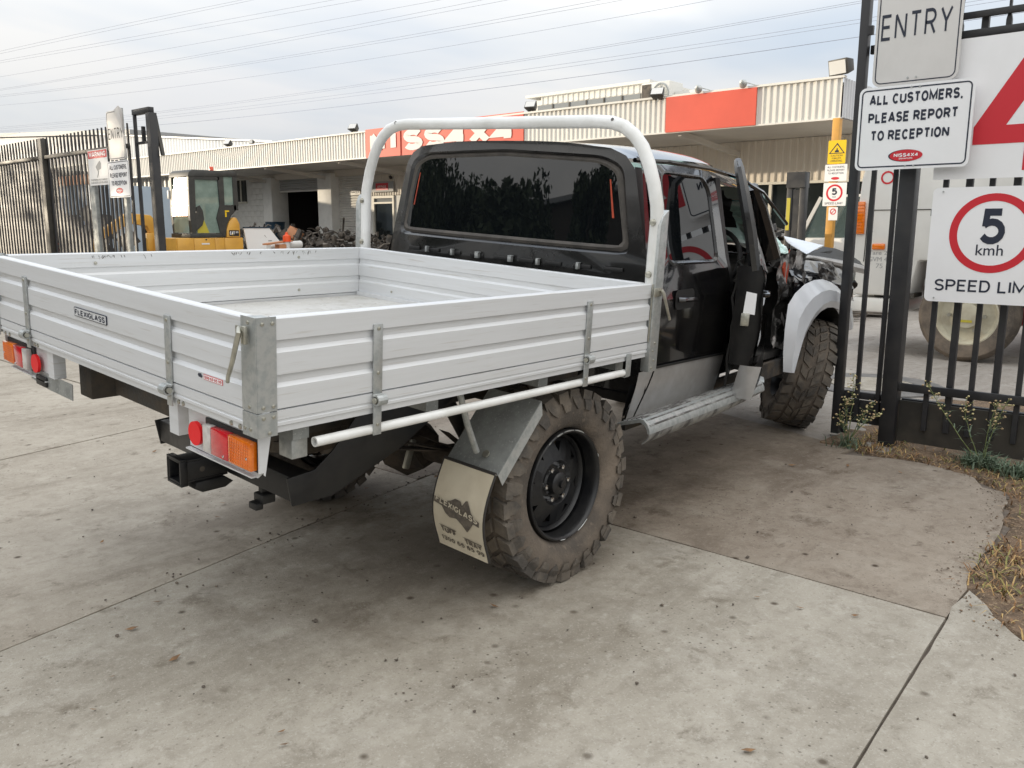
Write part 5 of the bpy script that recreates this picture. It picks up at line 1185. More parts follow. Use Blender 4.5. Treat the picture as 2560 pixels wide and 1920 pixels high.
part('inner_mirror', MB().ball(cab(1.30, .12, .33), .055, sq=(.5, 1.6, .7)), 'galv', ute, smooth=True)
# shattered windscreen, sagging out of its frame
def ws(u, v):
    s = 1.36 + .68*u; t = -.60 + 1.22*v; z = .36 - .30*u - .06*(1-v)*(1-u) - .03*abs(2*v-1)**2 + (.05*noise.noise(Vector((u*4, v*5, 3))) + .018*noise.noise(Vector((u*15, v*16, 8))))*(.4+u)
    return cab(s, t, z - .06*math.sin(PI*v)*math.sin(PI*u))
wsn = part('windscreen', MB().grid(26, 34, ws), 'green_glass', ute)
part('screen_tint_band', MB().grid(6, 20, lambda u, v: tuple(Vector(ws(u*.16, v)) + Vector((-.003, 0, .004)))), 'teal_glass', wsn)
part('roof_lining', crumple(14, 12, lambda u, v: cab(1.22+.22*u, -.55+1.1*v, .44-.20*u-.05*v), .03, 4, 77), 'black_plastic', ute)
def patch4(a, b, c, d, u, v, amp=.012, f=6):
    p = (Vector(a)*(1-u) + Vector(b)*u)*(1-v) + (Vector(d)*(1-u) + Vector(c)*u)*v
    return tuple(p + noise.noise_vector(Vector((u*f, v*f, 7)))*amp)
part('fallen_screen_glass', MB().grid(14, 12, lambda u, v: patch4((3.66, .52, .165), (3.95, .52, .140), (3.90, .38, .040), (3.56, .36, .052), u, v)), 'green_glass', ute)
fg = part('screen_fragment', MB().grid(10, 12, lambda u, v: patch4((3.40, .64, .262), (3.49, .58, .250), (3.50, .47, .095), (3.43, .62, .120), u, v, .006)), 'green_glass', ute)
part('screen_tint_band', MB().grid(6, 4, lambda u, v: patch4((3.395, .645, .285), (3.49, .585, .290), (3.485, .575, .235), (3.40, .635, .243), u, v, .004)), 'teal_glass', fg)
# front right door standing ajar: hinge near the front pillar, trailing edge swung out
hx, hy, DB = 3.47, .372, R(24.5)
def dr_(l, o, z): return (hx - l*math.cos(DB) + o*math.sin(DB), hy - l*math.sin(DB) - o*math.cos(DB), z)   # l from hinge back, o outwards
def bow(z): return .045*(1-((z+.22)/.36)**2)
fd = part('front_door', MB().grid(20, 16, lambda u, v: dr_(.92*u + .03*math.sin(v*PI), bow(-.445+.49*v) + .02*noise.noise(Vector((u*5, v*4, 9))), -.445+.49*v)), 'black_paint', ute, smooth=True, label='front right door standing ajar with its frame bent')
part('door_inner', MB().grid(10, 12, lambda u, v: dr_(.90*u, -.085 + .02*noise.noise(Vector((u*3, v*6, 2))), -.55+.58*v)), 'black_deep', fd, thick=.01)
part('door_edge', MB().grid(6, 18, lambda u, v: dr_(.92 + .012*math.sin(u*PI) - .0, .045 - .13*u + (bow(-.55+.60*v)-.045)*(1-u), -.43+.47*v)), 'black_deep', fd, smooth=True)
part('door_edge_trim', MB().grid(6, 6, lambda u, v: dr_(.92 + .012*math.sin(u*PI) - .05*(1-v)*u, .070 - .10*u - .03*(1-v), -.60+.168*v)), 'silver_paint_and_sheen', fd, smooth=True)
part('door_lower_trim', MB().grid(16, 6, lambda u, v: dr_(.10+(.82-.05*(1-v))*u, .075 - .045*(1-v)**2, -.600+.168*v)), 'silver_paint_and_sheen', fd, smooth=True)
fr = MB().tube([dr_(.905, -.01, .02), dr_(.915, -.05, .20), dr_(.905, -.095, .36), dr_(.87, -.130, .475), dr_(.80, -.145, .515)], [.030, .030, .028, .024, .018], 8).tube([dr_(.80, -.145, .512), dr_(.56, -.135, .47), dr_(.25, -.07, .22), dr_(.05, -.01, .04)], [.018, .02, .022, .026], 8)
part('door_window_frame', fr, 'black_dusty', fd, smooth=True)
part('frame_fold', MB().grid(5, 14, lambda u, v: dr_(.90-.05*u, .02+.03*u*(1-v) - .165*v + .008*noise.noise(Vector((u*9, v*9, 0))), .03+.49*v - .02*u)), 'black_paint', fd, smooth=True)
part('door_latch', MB().box(0, .02, -.02, .02, -.03, .03).xform(lambda x, y, z: dr_(.932+x, -.03+y, -.21+z)), 'zinc', fd, bevel=.004)
sk = part('white_label', MB().add([dr_(.939, o, z) for o, z in ((.012, -.085), (.012, -.185), (-.042, -.180), (-.036, -.078))], [(0, 1, 2, 3)]), 'sign_white', fd, recalc=False)
part('door_handle', MB().tube([dr_(.84, .04, -.10), dr_(.82, .062, -.10), dr_(.72, .064, -.10), dr_(.70, .045, -.10)], .011, 8), 'black_paint', fd, smooth=True)
# torn inner skins behind the door
part('torn_hinge_panel', crumple(14, 26, lambda u, v: cab(1.66+.42*u, .715+.02*u, -.50+.56*v), .045, 3.5, 3), 'torn_grey', ute)
part('torn_cowl', crumple(20, 10, lambda u, v: cab(1.72+.32*u, .58+.12*v, .03-.08*v-.05*u), .035, 4, 12), 'torn_grey', ute)
for k in range(7):
    a = Vector(cab(1.70+rnd.uniform(0, .4), .75+rnd.uniform(-.06, .04), rnd.uniform(-.35, .05))); b = a + Vector((rnd.uniform(.05, .22), rnd.uniform(-.01, .05), rnd.uniform(-.25, .05)))
    part('torn_strip', MB().grid(6, 2, lambda u, v: tuple(a.lerp(b, u) + Vector((0, .01*math.sin(u*7+k), .035*(v-.5)+.02*math.sin(u*5+k))))), 'torn_grey', ute, thick=.003)
part('inner_wheel_arch', crumple(18, 14, lambda u, v: cab(2.02+1.0*u, .66, -.42+.44*v), .05, 3, 21), 'black_plastic', ute)
part('orange_shard', MB().add([(3.715, .315, .072), (3.775, .33, .055), (3.80, .33, .030), (3.70, .315, .020)], [(0, 1, 2, 3)]).add([(3.66, .30, .022), (3.705, .30, .012), (3.70, .295, -.04), (3.68, .29, -.125), (3.655, .29, -.11), (3.61, .29, -.03)], [(0, 1, 2, 3, 4, 5)]), 'orange_plastic', ute, thick=.008, label='orange red plastic shards in the crushed wing')
# crushed right wing and silver flare
def edge_z(x): return .024 - .006*max(0, (x-3.79)/.35) - .105*max(0, (x-4.13)/1.12)**1.1
def wing(u, v):
    x = 3.72 + 1.12*u
    return (x, .35 - .105*math.sin(v*PI*.5) + .05*u*u, edge_z(x) - .24*v)
part('crushed_wing', crumple(40, 16, wing, .020, 3.0, 31), 'black_paint', ute, smooth=True, label='crumpled black right front wing')
part('wing_edge_sheen', MB().tube([(x, .335+.03*(x-3.8), edge_z(x)-.004) for x in (3.79, 3.95, 4.13, 4.4, 4.7, 5.0, 5.26)], [.007, .009, .012, .018, .026, .030, .028], 8), 'silver_paint_and_sheen', ute, smooth=True)  # silver tube puts the sky's reflection along the black wing's edge
part('wing_tear', crumple(8, 6, lambda u, v: (4.02+.28*u+.1*v, .262, -.015-.11*v), .012, 4, 88), 'torn_grey', ute)
# flare: outer outline, crown line and inner lip sampled together
FO = [(3.665, -.640), (3.625, -.52), (3.605, -.38), (3.61, -.235), (3.70, -.175), (3.84, -.130), (4.00, -.112), (4.16, -.115), (4.32, -.140), (4.47, -.180), (4.62, -.240), (4.74, -.31), (4.81, -.39), (4.83, -.46)]
FI = [(3.705, -.640), (3.745, -.58), (3.785, -.53), (3.83, -.465), (3.89, -.405), (3.97, -.350), (4.08, -.308), (4.20, -.292), (4.32, -.300), (4.44, -.325), (4.54, -.362), (4.63, -.405), (4.69, -.45), (4.72, -.49)]
fy = lambda x: .93 + (x-1.85)*math.tan(CA) - .838
flr = MB()
A_ = [(x, fy(x)+.050, z) for x, z in FO]; B1 = [(a[0]*.65+b[0]*.35, fy(a[0])+.004, a[1]*.65+b[1]*.35) for a, b in zip(FO, FI)]
C1 = [(a[0]*.25+b[0]*.75, fy(a[0])-.006, a[1]*.25+b[1]*.75) for a, b in zip(FO, FI)]; D1 = [(b[0], fy(b[0])+.012, b[1]) for b in FI]; E1 = [(b[0]+.01, fy(b[0])+.075, b[1]+.012) for b in FI]
for p, q in ((A_, B1), (B1, C1), (C1, D1), (D1, E1)): flr.bridge(p, q, closed=False)
flare = part('wheel_flare', flr, 'flare_silver_and_sheen', ute, smooth=True, label='pale silver flare over the right front wheel')
part('flare_guard', MB().grid(3, 8, lambda u, v: (3.70+.075*u*(1-v*.4)+.05*v, fy(3.7)-.004+.03*u, -.63+.17*v)), 'silver_paint_and_sheen', flare, smooth=True)
part('wheel_liner', MB().grid(18, 3, lambda u, v: (4.22-.50*math.cos(PI*(.02+.98*u)), fy(4.2)+.05+.40*v, -.72+.45*math.sin(PI*(.02+.98*u)))), 'black_plastic', ute, thick=.005)
# bonnet: folded up in the middle, its near half hanging down over the wing
def bl4(a, b, c, d, u, v): return tuple((Vector(a)*(1-u) + Vector(b)*u)*(1-v) + (Vector(d)*(1-u) + Vector(c)*u)*v)
part('bonnet', crumple(24, 20, lambda u, v: bl4((4.02, 1.50, .02), (5.15, 1.50, -.10), (5.05, .52, .0), (4.16, .50, .06), u, v), .020, 2.6, 44), 'black_paint', ute, smooth=True, label='buckled black bonnet')
part('bonnet_fold_sheen', crumple(10, 8, lambda u, v: bl4((4.335, .63, .120), (4.575, .452, .073), (4.185, .398, .027), (4.125, .505, .088), u, v), .004, 2, 3), 'flare_silver_and_sheen', ute, smooth=True, thick=.004, label='folded sheet of the bonnet coloured pale with reflected sky')  # black bonnet sheet; the sky's reflection is put into its pale colour
def pl3(P_, u):
    k = min(len(P_)-2, int(u*(len(P_)-1))); f = u*(len(P_)-1)-k; return Vector(P_[k]).lerp(Vector(P_[k+1]), f)
part('bonnet_front_fold', crumple(24, 8, lambda u, v: tuple(pl3([(4.17, .395, .024), (4.38, .424, .048), (4.575, .448, .070), (4.72, .430, .055), (4.88, .418, .030), (5.06, .415, -.010), (5.25, .42, -.055)], u).lerp(Vector((4.14+1.05*u, .355, edge_z(4.14+1.05*u)+.004)), v)), .006, 3, 9), 'black_plastic', ute, smooth=True)
part('bull_bar', MB().tube([cab(3.22, .70, -.22), cab(3.34, .55, -.10), cab(3.36, .0, -.08), cab(3.34, -.55, -.10), cab(3.2, -.70, -.22)], .035, 10), 'steel_black', ute, smooth=True)
part('front_bumper', MB().prism([(3.12, .70), (3.30, .66), (3.42, .50), (3.36, -.5), (3.22, -.78), (3.00, -.82), (3.0, -.70), (3.2, -.5), (3.2, .5), (3.12, .60)], lambda u, v, w: cab(u, v, w), -.52, -.26), 'black_plastic', ute, bevel=.02)
part('engine', crumple(14, 14, lambda u, v: cab(2.2+.9*u, .5-1.0*v, -.02-.05*math.sin(u*3)), .09, 5, 61), 'scrap_dark', ute)
part('headlight', MB().box(3.02, 3.20, .50, .72, -.20, -.09).xform(cab), 'clear_glass', ute, bevel=.03)
lw_ = part('left_wing', MB().grid(16, 8, lambda u, v: cab(2.0+1.1*u, -.62-.20*math.sin(v*PI*.5), .02-.32*v-.08*u)), 'black_paint', ute, smooth=True)
part('left_front_door', MB().grid(12, 10, lambda u, v: cab(.90+1.0*u, -(tz(-.55+.59*v)), -.55+.59*v)), 'black_paint', ute, smooth=True)
part('splash_panel', MB().grid(8, 8, lambda u, v: cab(1.85+.25*u, .70-.03*u, -.64+.25*v)), 'silver_paint_and_sheen', ute, smooth=True)
# ================================================================ EXCAVATOR (front towards -X, side towards -Y)
ex = thing('mini_excavator', 'yellow mini excavator with a dark glazed cab parked in front of the workshop', 'excavator', (9.4, 17.5, 0))
EY = 17.10
def sidebar(pts, y=EY, t=.05): return MB().prism(pts, lambda u, v, w: (u, w, v), y, y+t)
# revolving body
part('body', MB().prism([(8.62, .55), (8.56, .8), (8.56, 1.085), (10.27, 1.085), (10.27, .75), (10.15, .55)], lambda u, v, w: (u, w, v), EY+.0, 18.35), 'digger_yellow', ex, bevel=.015)
for a, b in ((8.57, 8.965), (8.975, 9.50), (9.51, 9.755), (9.765, 10.25)):
    part('side_panel', MB().box(a, b, EY-.016, EY-.001, .60, 1.078), 'digger_yellow', ex, bevel=.005)
part('panel_handle', MB().box(9.16, 9.36, EY-.022, EY-.0165, .93, .965), 'panel_white', ex)
part('panel_lock', MB().disc((9.28, EY-.018, 1.045), .018, (0, -1, 0), 10, .006), 'digger_grey', ex)
part('front_plate', MB().box(8.545, 8.558, 17.12, 18.3, .58, 1.07), 'digger_yellow', ex)
# cab frame: pillars, rails, roof with panes between
cabp = part('cab', MB().prism([(8.93, 2.50), (8.96, 2.60), (9.05, 2.655), (10.10, 2.665), (10.19, 2.62), (10.20, 2.54), (8.94, 2.49)], lambda u, v, w: (u, w, v), EY-.01, 18.02)
     .prism([(8.90, 1.09), (8.90, 1.19), (9.72, 1.19), (9.78, 1.10)], lambda u, v, w: (u, w, v), EY, 18.02), 'digger_grey', ex, bevel=.015)
part('pillar', sidebar([(8.95, 1.19), (8.92, 1.6), (8.94, 2.5), (9.10, 2.5), (9.075, 1.6), (9.06, 1.19)], EY, .10), 'digger_grey', ex)
part('pillar', sidebar([(8.95, 1.19), (8.92, 1.6), (8.94, 2.5), (9.02, 2.5), (9.0, 1.6), (9.03, 1.19)], 17.92, .10), 'digger_grey', ex)
part('pillar', sidebar([(9.68, 1.19), (9.60, 1.55), (9.70, 1.85), (9.68, 2.55), (9.835, 2.55), (9.825, 1.86), (10.13, 1.86), (10.13, 1.75), (9.98, 1.60), (9.86, 1.40), (9.80, 1.10)], EY, .06), 'digger_grey', ex)
part('pillar', MB().box(10.07, 10.19, EY, EY+.10, 1.74, 2.56).box(10.07, 10.19, 17.92, 18.02, 1.1, 2.56), 'digger_grey', ex)
part('door_frame', sidebar([(9.10, 2.44), (9.10, 2.52), (9.72, 2.52), (9.72, 2.44)], EY, .05), 'digger_grey', ex)
part('door_bulge', sidebar([(9.06, 1.55), (9.10, 1.80), (9.18, 1.84), (9.25, 1.72), (9.27, 1.52), (9.22, 1.38), (9.06, 1.25)], EY-.004, .03), 'digger_grey', ex)
part('windscreen', MB().add([(8.905, 17.21, 1.60), (8.905, 17.915, 1.60), (8.984, 17.915, 2.50), (8.984, 17.21, 2.50)], [(0, 1, 2, 3)]), 'excavator_front_glass', ex)
part('lower_windscreen', MB().box(8.935, 8.945, 17.21, 17.915, 1.20, 1.57), 'excavator_glass', ex)
part('screen_rail', MB().box(8.925, 8.95, 17.2, 17.92, 1.575, 1.596), 'cardboard', ex)
part('door_window', MB().box(9.06, 9.70, EY+.032, EY+.036, 1.2, 2.45), 'excavator_glass', ex)
part('rear_side_window', MB().box(9.835, 10.07, EY+.02, EY+.026, 1.865, 2.55), 'excavator_glass', ex)
part('far_window', MB().box(9.02, 10.07, 17.96, 17.97, 1.2, 2.5), 'excavator_glass', ex)
part('seat', MB().prism([(9.10, 1.20), (9.10, 1.46), (9.16, 1.52), (9.28, 1.50), (9.40, 1.20)], lambda u, v, w: (u, w, v), EY+.022, EY+.030), 'seat_yellow', ex)
part('door_handle', MB().box(9.05, 9.09, EY-.016, EY-.001, 1.66, 1.70), 'chrome', ex)
part('warning_label', MB().box(9.82, 9.93, EY-.006, EY-.0005, 1.70, 1.735).box(9.82, 9.86, EY-.006, EY-.0005, 1.58, 1.69), 'sign_yellow', ex)
part('rear_cowl', sidebar([(9.83, 1.09), (9.84, 1.28), (9.92, 1.47), (10.03, 1.575), (10.12, 1.565), (10.20, 1.42), (10.20, 1.09)], EY-.005, .5), 'digger_yellow', ex, bevel=.02)
lb = part('name_plate', MB().box(9.90, 10.16, EY-.011, EY-.006, 1.125, 1.265), 'black_plastic', ex)
lettering('CAT', lb, (9.915, EY-.0122, 1.155), .085, 'sign_white', .13, .045, xdir=(1, 0, 0))
lettering('303', lb, (10.065, EY-.0122, 1.195), .045, 'sign_white', .075, .02, xdir=(1, 0, 0))
part('yellow_wedge', MB().add([(9.955, EY-.0124, 1.153), (10.005, EY-.0124, 1.153), (9.98, EY-.0124, 1.19)], [(0, 1, 2)]), 'sign_yellow', lb, recalc=False)
part('beacon', MB().lathe([(0, .0), (.05, 0), (.048, .07), (.04, .09), (0, .095)], 14, lambda a, r, h: (9.62+r*math.cos(a), 17.25+r*math.sin(a), 2.665+h)), 'beacon', ex, smooth=True)
part('work_lamp', MB().box(8.90, 9.0, 18.02, 18.09, 2.0, 2.2), 'ac_white', ex, bevel=.01)
bm_ = part('boom', MB().prism([(8.95, .95), (8.80, 1.35), (8.55, 1.62), (8.0, 1.66), (7.35, 1.25), (7.3, 1.10), (7.45, 1.08), (8.05, 1.42), (8.45, 1.36), (8.62, .95)], lambda u, v, w: (u, w, v), 18.28, 18.46), 'digger_yellow', ex, bevel=.02)
part('dipper_arm', MB().prism([(7.25, 1.30), (7.45, 1.22), (7.30, .35), (7.18, .32)], lambda u, v, w: (u, w, v), 18.30, 18.44), 'digger_yellow', ex, bevel=.015)
part('bucket', MB().prism([(7.15, .40), (7.38, .38), (7.55, .12), (7.35, .02), (7.10, .08)], lambda u, v, w: (u, w, v), 18.12, 18.62), 'scrap_dark', ex, bevel=.01)
part('swing_bracket', MB().box(8.40, 8.60, 18.2, 18.5, .7, 1.2), 'digger_yellow', ex, bevel=.03)
hs = MB()
for k in range(3): hs.tube([(8.6, 18.5+.04*k, 1.05), (8.45, 18.62+.04*k, 1.5), (8.3, 18.62+.04*k, 1.68), (8.15, 18.55+.03*k, 1.6), (8.1, 18.5, 1.42)], .022, 6)
part('hydraulic_hose', hs, 'black_plastic', ex, smooth=True)
for yy in (17.16, 18.0):
    part('track', MB().prism([(8.45, .20), (8.55, .04), (8.75, 0), (10.15, 0), (10.35, .04), (10.45, .2), (10.35, .36), (10.15, .42), (8.75, .42), (8.55, .36)], lambda u, v, w: (u, w, v), yy, yy+.30), 'rubber_worn', ex, bevel=.02)
part('dozer_blade', MB().box(8.05, 8.12, 17.05, 18.45, .03, .38), 'digger_yellow', ex, bevel=.01)
# ================================================================ OTHER YARD THINGS
bo = thing('bollard', 'orange and white plastic bollard in front of the dark roller door', 'bollard', (11.2, 17.15, 0))
by = lambda a, r, h: (11.2+r*math.cos(a), 16.62+r*math.sin(a), h)
part('base', MB().lathe([(0, 0), (.2, 0), (.2, .05), (.06, .06)], 16, by), 'rubber_worn', bo)
part('stem', MB().lathe([(.075, .05), (.075, .98)], 16, by), 'panel_white', bo, smooth=True)
part('sleeve', MB().lathe([(.098, .98), (.098, 1.10), (.09, 1.135), (.05, 1.15), (.035, 1.17), (.035, 1.21), (.0, 1.22)], 16, by), 'safety_orange', bo, smooth=True)
wpn = thing('leaning_panel', 'white sheet panel with a black mark leaning beside the excavator', 'panel', (10.8, 17.2, 0))
part('sheet', MB().prism([(10.45, 1.315), (11.18, 1.315), (11.50, .86), (11.5, 0.2), (10.45, 0.2)], lambda u, v, w: (u, w + (1.3-v)*-.25, v), 17.34, 17.37), 'panel_white', wpn)
part('edge_strip', MB().box(10.44, 11.18, 17.33, 17.375, 1.317, 1.345), 'drum_blue', wpn)
part('rolled_end', MB().tube([(10.9, 16.98, .86), (11.85, 16.98, .90)], .10, 12), 'panel_white', wpn, smooth=True)
part('black_mark', MB().beam((11.0, 17.300, 1.14), (11.06, 17.285, 1.05), .01, .01).beam((11.08, 17.26, 1.0), (11.18, 17.26, 1.0), .01, .01), 'scrap_dark', wpn)
dm_ = solo('steel_drum', MB().lathe([(0, 0), (.29, 0), (.30, .02), (.29, .3), (.305, .31), (.29, .33), (.29, .58), (.305, .59), (.29, .61), (.29, .86), (.30, .88), (0, .87)], 24, lambda a, r, h: (13.6+r*math.cos(a), 20.9+r*math.sin(a)-.25*(h-.4), .62+h)), 'drum_blue', 'dark blue drum tipped on the scrap heap by the dark roller door', 'drum', (13.6, 20.9, .5), smooth=True)
# heap of dismantled car parts under the canopy
hp_ = MB(); hm = MB()
for k in range(620):
    t = rnd.random(); y = 14.6 + 8.0*t; x = 13.2 + rnd.uniform(-1.0, 1.3)
    top = 1.12 + .035*(y-15) + .10*math.sin(y*2.3) + .12*noise.noise(Vector((y*2, 0, 5)))
    z = rnd.uniform(.4, top); s = rnd.uniform(.04, .15)
    r3 = (rnd.uniform(0, 3), rnd.uniform(0, 3), rnd.uniform(0, 3)); tgt = hp_ if rnd.random() < .72 else hm
    c = rnd.random()
    if c < .45: tgt.obox((x, y, z), (s*1.6, s, s*.6), r3)
    elif c < .7: tgt.ball((x, y, z), s*.7, jit=.6)
    else:
        d = Vector((rnd.uniform(-1, 1), rnd.uniform(-1, 1), rnd.uniform(-.2, .6))).normalized()*s*2; tgt.tube([Vector((x, y, z))-d, Vector((x, y, z)), Vector((x, y, z))+d+Vector((0, 0, -.1))], .02, 5)
hp_.grid(1, 30, lambda u, v: (12.6+2.4*u, 14.4+8.4*v, .35+.5*u+.25*math.sin(v*9)))
tag(structure('scrap_heap', hp_, 'scrap_dark'), kind='stuff'); tag(structure('scrap_heap', hm, 'scrap_mid'), kind='stuff')
solo('cardboard_box', MB().obox((13.0, 18.9, 1.16), (.30, .34, .26), (.5, .3, .2)), 'cardboard', 'brown carton perched on the scrap heap', 'box', (13.0, 18.9, 1.0), bevel=.004)
solo('metal_bar', MB().beam((14.6, 18.9, .5), (15.35, 19.7, 1.62), .05, .05), 'scrap_dark', 'dark bar leaning against the closed roller door', 'bar', (14.6, 18.9, .5))
solo('timber_plank', MB().beam((10.4, 16.35, .93), (11.5, 16.9, 1.0), .14, .04).box(10.9, 11.1, 16.5, 16.7, .0, .92), 'cardboard', 'pinkish plank on a stand beside the white leaning panel', 'plank', (10.9, 16.6, 0))
# forklift with a dark mast near the windows
fk = thing('forklift', 'forklift with a tall dark mast before the dark windows on the right', 'forklift', (11.6, 3.7, 0))
for yy in (3.70, 3.50): part('mast_channel', MB().box(11.45, 11.57, yy-.045, yy+.045, .05, 2.15), 'fence_black', fk, bevel=.01)
part('mast_crosshead', MB().box(11.42, 11.60, 3.46, 3.745, 1.93, 2.16).box(11.46, 11.56, 3.55, 3.65, .8, 1.9), 'fence_black', fk)
part('rating_label', MB().box(11.440, 11.449, 3.675, 3.73, 1.30, 1.78), 'seat_yellow', fk)
part('carriage', MB().box(11.42, 11.60, 3.34, 3.44, .3, .75), 'scrap_dark', fk); part('body', MB().box(11.15, 11.92, 3.80, 5.2, .25, 1.05), 'digger_yellow', fk, bevel=.06)
for xx in (11.2, 11.78):
    for yy in (4.05, 5.0): part('wheel', MB().lathe([(0, 0), (.25, 0), (.27, .03), (.27, .12), (0, .14)], 18, lambda a, r, h: (xx+h, yy+r*math.cos(a), .27+r*math.sin(a))), 'rubber_worn', fk, smooth=True)
for xx in (11.35, 11.65): part('fork', MB().box(xx-.05, xx+.05, 2.5, 3.36, .06, .10), 'scrap_dark', fk)
# white car behind the wreck's bonnet, under the canopy
wc = thing('parked_car', 'white car with raked pillar half hidden behind the crushed bonnet', 'car', (14.2, 3.0, 0))
part('body', MB().prism([(5.15, .35), (5.2, .72), (5.05, .95), (4.50, 1.10), (4.25, 1.17), (1.0, 1.16), (.9, .9), (.95, .35)], lambda u, v, w: (w, u, v), 13.5, 15.0), 'truck_white', wc, bevel=.05)
part('roof', MB().prism([(4.10, 1.85), (3.9, 1.90), (1.7, 1.90), (1.4, 1.84)], lambda u, v, w: (w, u, v), 13.65, 14.85), 'truck_white', wc, bevel=.03)
for x0, d in ((13.6, .05), (14.88, -.05)):
    part('pillar', MB().beam((x0, 4.40, 1.16), (x0+d, 4.08, 1.86), .055, .06), 'truck_white', wc); part('pillar', MB().beam((x0, 1.4, 1.16), (x0+d, 1.6, 1.86), .08, .05), 'truck_white', wc)
part('side_glass', MB().prism([(4.33, 1.172), (4.05, 1.85), (1.65, 1.85), (1.5, 1.172)], lambda u, v, w: (w, u, v), 13.62, 13.625), 'clear_glass', wc)
part('windscreen', MB().add([(13.64, 4.38, 1.17), (14.86, 4.38, 1.17), (14.82, 4.09, 1.84), (13.7, 4.09, 1.84)], [(0, 1, 2, 3)]), 'clear_glass', wc)
part('seats', MB().box(13.8, 14.2, 2.6, 2.8, 1.1, 1.6).box(14.3, 14.7, 2.6, 2.8, 1.1, 1.6), 'interior', wc, bevel=.05)
for yy in (4.35, 1.7):
    part('wheel', MB().lathe([(0, -.02), (.20, -.02), (.22, .0), (.31, .0), (.32, .03), (.32, .18), (0, .18)], 24, lambda a, r, h: (13.49+h, yy+r*math.cos(a), .32+r*math.sin(a))), 'rubber_worn', wc, smooth=True)
# bent metal offcuts on a bench before the windows
jb = thing('parts_bench', 'bench of metal offcuts under the dark windows behind the wreck', 'bench', (12.4, 5.2, 0))
part('bench_top', MB().box(12.0, 12.8, 4.2, 6.4, 1.08, 1.13), 'scrap_mid', jb)
part('bench_leg', MB().box(12.05, 12.12, 4.25, 4.32, 0, 1.08).box(12.7, 12.77, 6.2, 6.3, 0, 1.08).box(12.05, 12.12, 6.2, 6.3, 0, 1.08), 'scrap_dark', jb)
of = MB()
for k in range(24): of.obox((12.3+rnd.uniform(-.2, .3), rnd.uniform(4.2, 6.3), 1.16+rnd.uniform(0, .16)), (rnd.uniform(.1, .4), rnd.uniform(.05, .4), rnd.uniform(.02, .12)), (rnd.uniform(-.5, .5), rnd.uniform(-.5, .5), rnd.uniform(0, 3)))
part('offcuts', of, 'torn_grey', jb, kind='stuff')
# wire stillage
cg = thing('wire_cage', 'grey wire mesh cage beside the yellow canopy post', 'cage', (12.2, 3.0, 0))
cgm = MB()
for k in range(9): yy = 2.38+.075*k; cgm.beam((12.0, yy, .1), (12.0, yy, 1.60), .008, .008)
for k in range(12): zz = .1+.13*k; cgm.beam((12.0, 2.36, zz), (12.0, 2.98, zz), .008, .008)
for xx in (12.0, 12.7):
    for yy in (2.36, 2.98): cgm.box(xx-.02, xx+.02, yy-.02, yy+.02, 0, 1.62)
part('mesh', cgm, 'galv_dull', cg)
part('load', MB().obox((12.35, 2.67, .45), (.5, .5, .8), (0, 0, .3)), 'scrap_mid', cg)
# ---------------------------------------------------------------- white cab-over truck behind the fence
tk = thing('cabover_truck', 'white cab over truck with amber corner lamp parked behind the black fence', 'truck', (9.1, -.5, 0))
TX = 8.25
part('cab', MB().prism([(1.555, .62), (1.56, 1.25), (1.52, 1.85), (1.32, 2.62), (1.15, 2.72), (-.28, 2.72), (-.30, .80), (-.12, .78), (-.12, 1.0), (.88, 1.0), (.95, .62)], lambda u, v, w: (w, u, v), TX, TX+1.75), 'truck_white', tk, bevel=.04)
part('door_window', MB().prism(rounded([(1.30, 2.02), (1.20, 2.52), (.32, 2.52), (.32, 2.02)], .05), lambda u, v, w: (w, u, v), TX-.006, TX-.001), 'window_dark', tk)
dsm = MB()
for a, b in (((1.43, .98), (1.40, 2.5)), ((.25, 1.0), (.25, 2.5)), ((1.42, 1.52), (.25, 1.52))): dsm.beam((TX-.002, *a), (TX-.002, *b), .008, .008, (1, 0, 0))
part('door_seam', dsm, 'fence_dusty', tk)
tl_ = part('corner_lamp', MB().prism([(1.445, 1.27), (1.540, 1.27), (1.525, 1.61), (1.455, 1.61)], lambda u, v, w: (w, u, v), TX-.03, TX+.03), 'lens_amber', tk, bevel=.008)
lr = MB()
for k in range(9): lr.box(TX-.034, TX-.030, 1.452, 1.53, 1.29+.035*k, 1.297+.035*k)
part('lamp_ribs', lr, 'lens_amber', tl_)
part('side_lamp', MB().box(TX-.025, TX+.01, 1.22, 1.35, 1.108, 1.172), 'lens_amber', tk, bevel=.01)
lettering('Tare 2680', tk, (TX-.003, 1.385, 1.055), .045, 'shutter_grey', .30, .0); lettering('GVM 4500', tk, (TX-.003, 1.385, .985), .05, 'shutter_grey', .30, .0)
lettering('75', tk, (TX-.003, 1.30, .915), .05, 'shutter_grey', .07, .0)
part('door_logo', ring(MB(), TX-.003, 1.25, 1.85, .05, .068, 20), 'sign_red', tk, recalc=False)
part('bumper', MB().box(TX+.02, TX+1.73, 1.05, 1.62, .44, .60), 'truck_white', tk, bevel=.03)
part('step', MB().box(TX+.02, TX+.3, .90, 1.30, .62, .66).box(TX+.02, TX+.3, .95, 1.28, .80, .84), 'fence_dusty', tk)
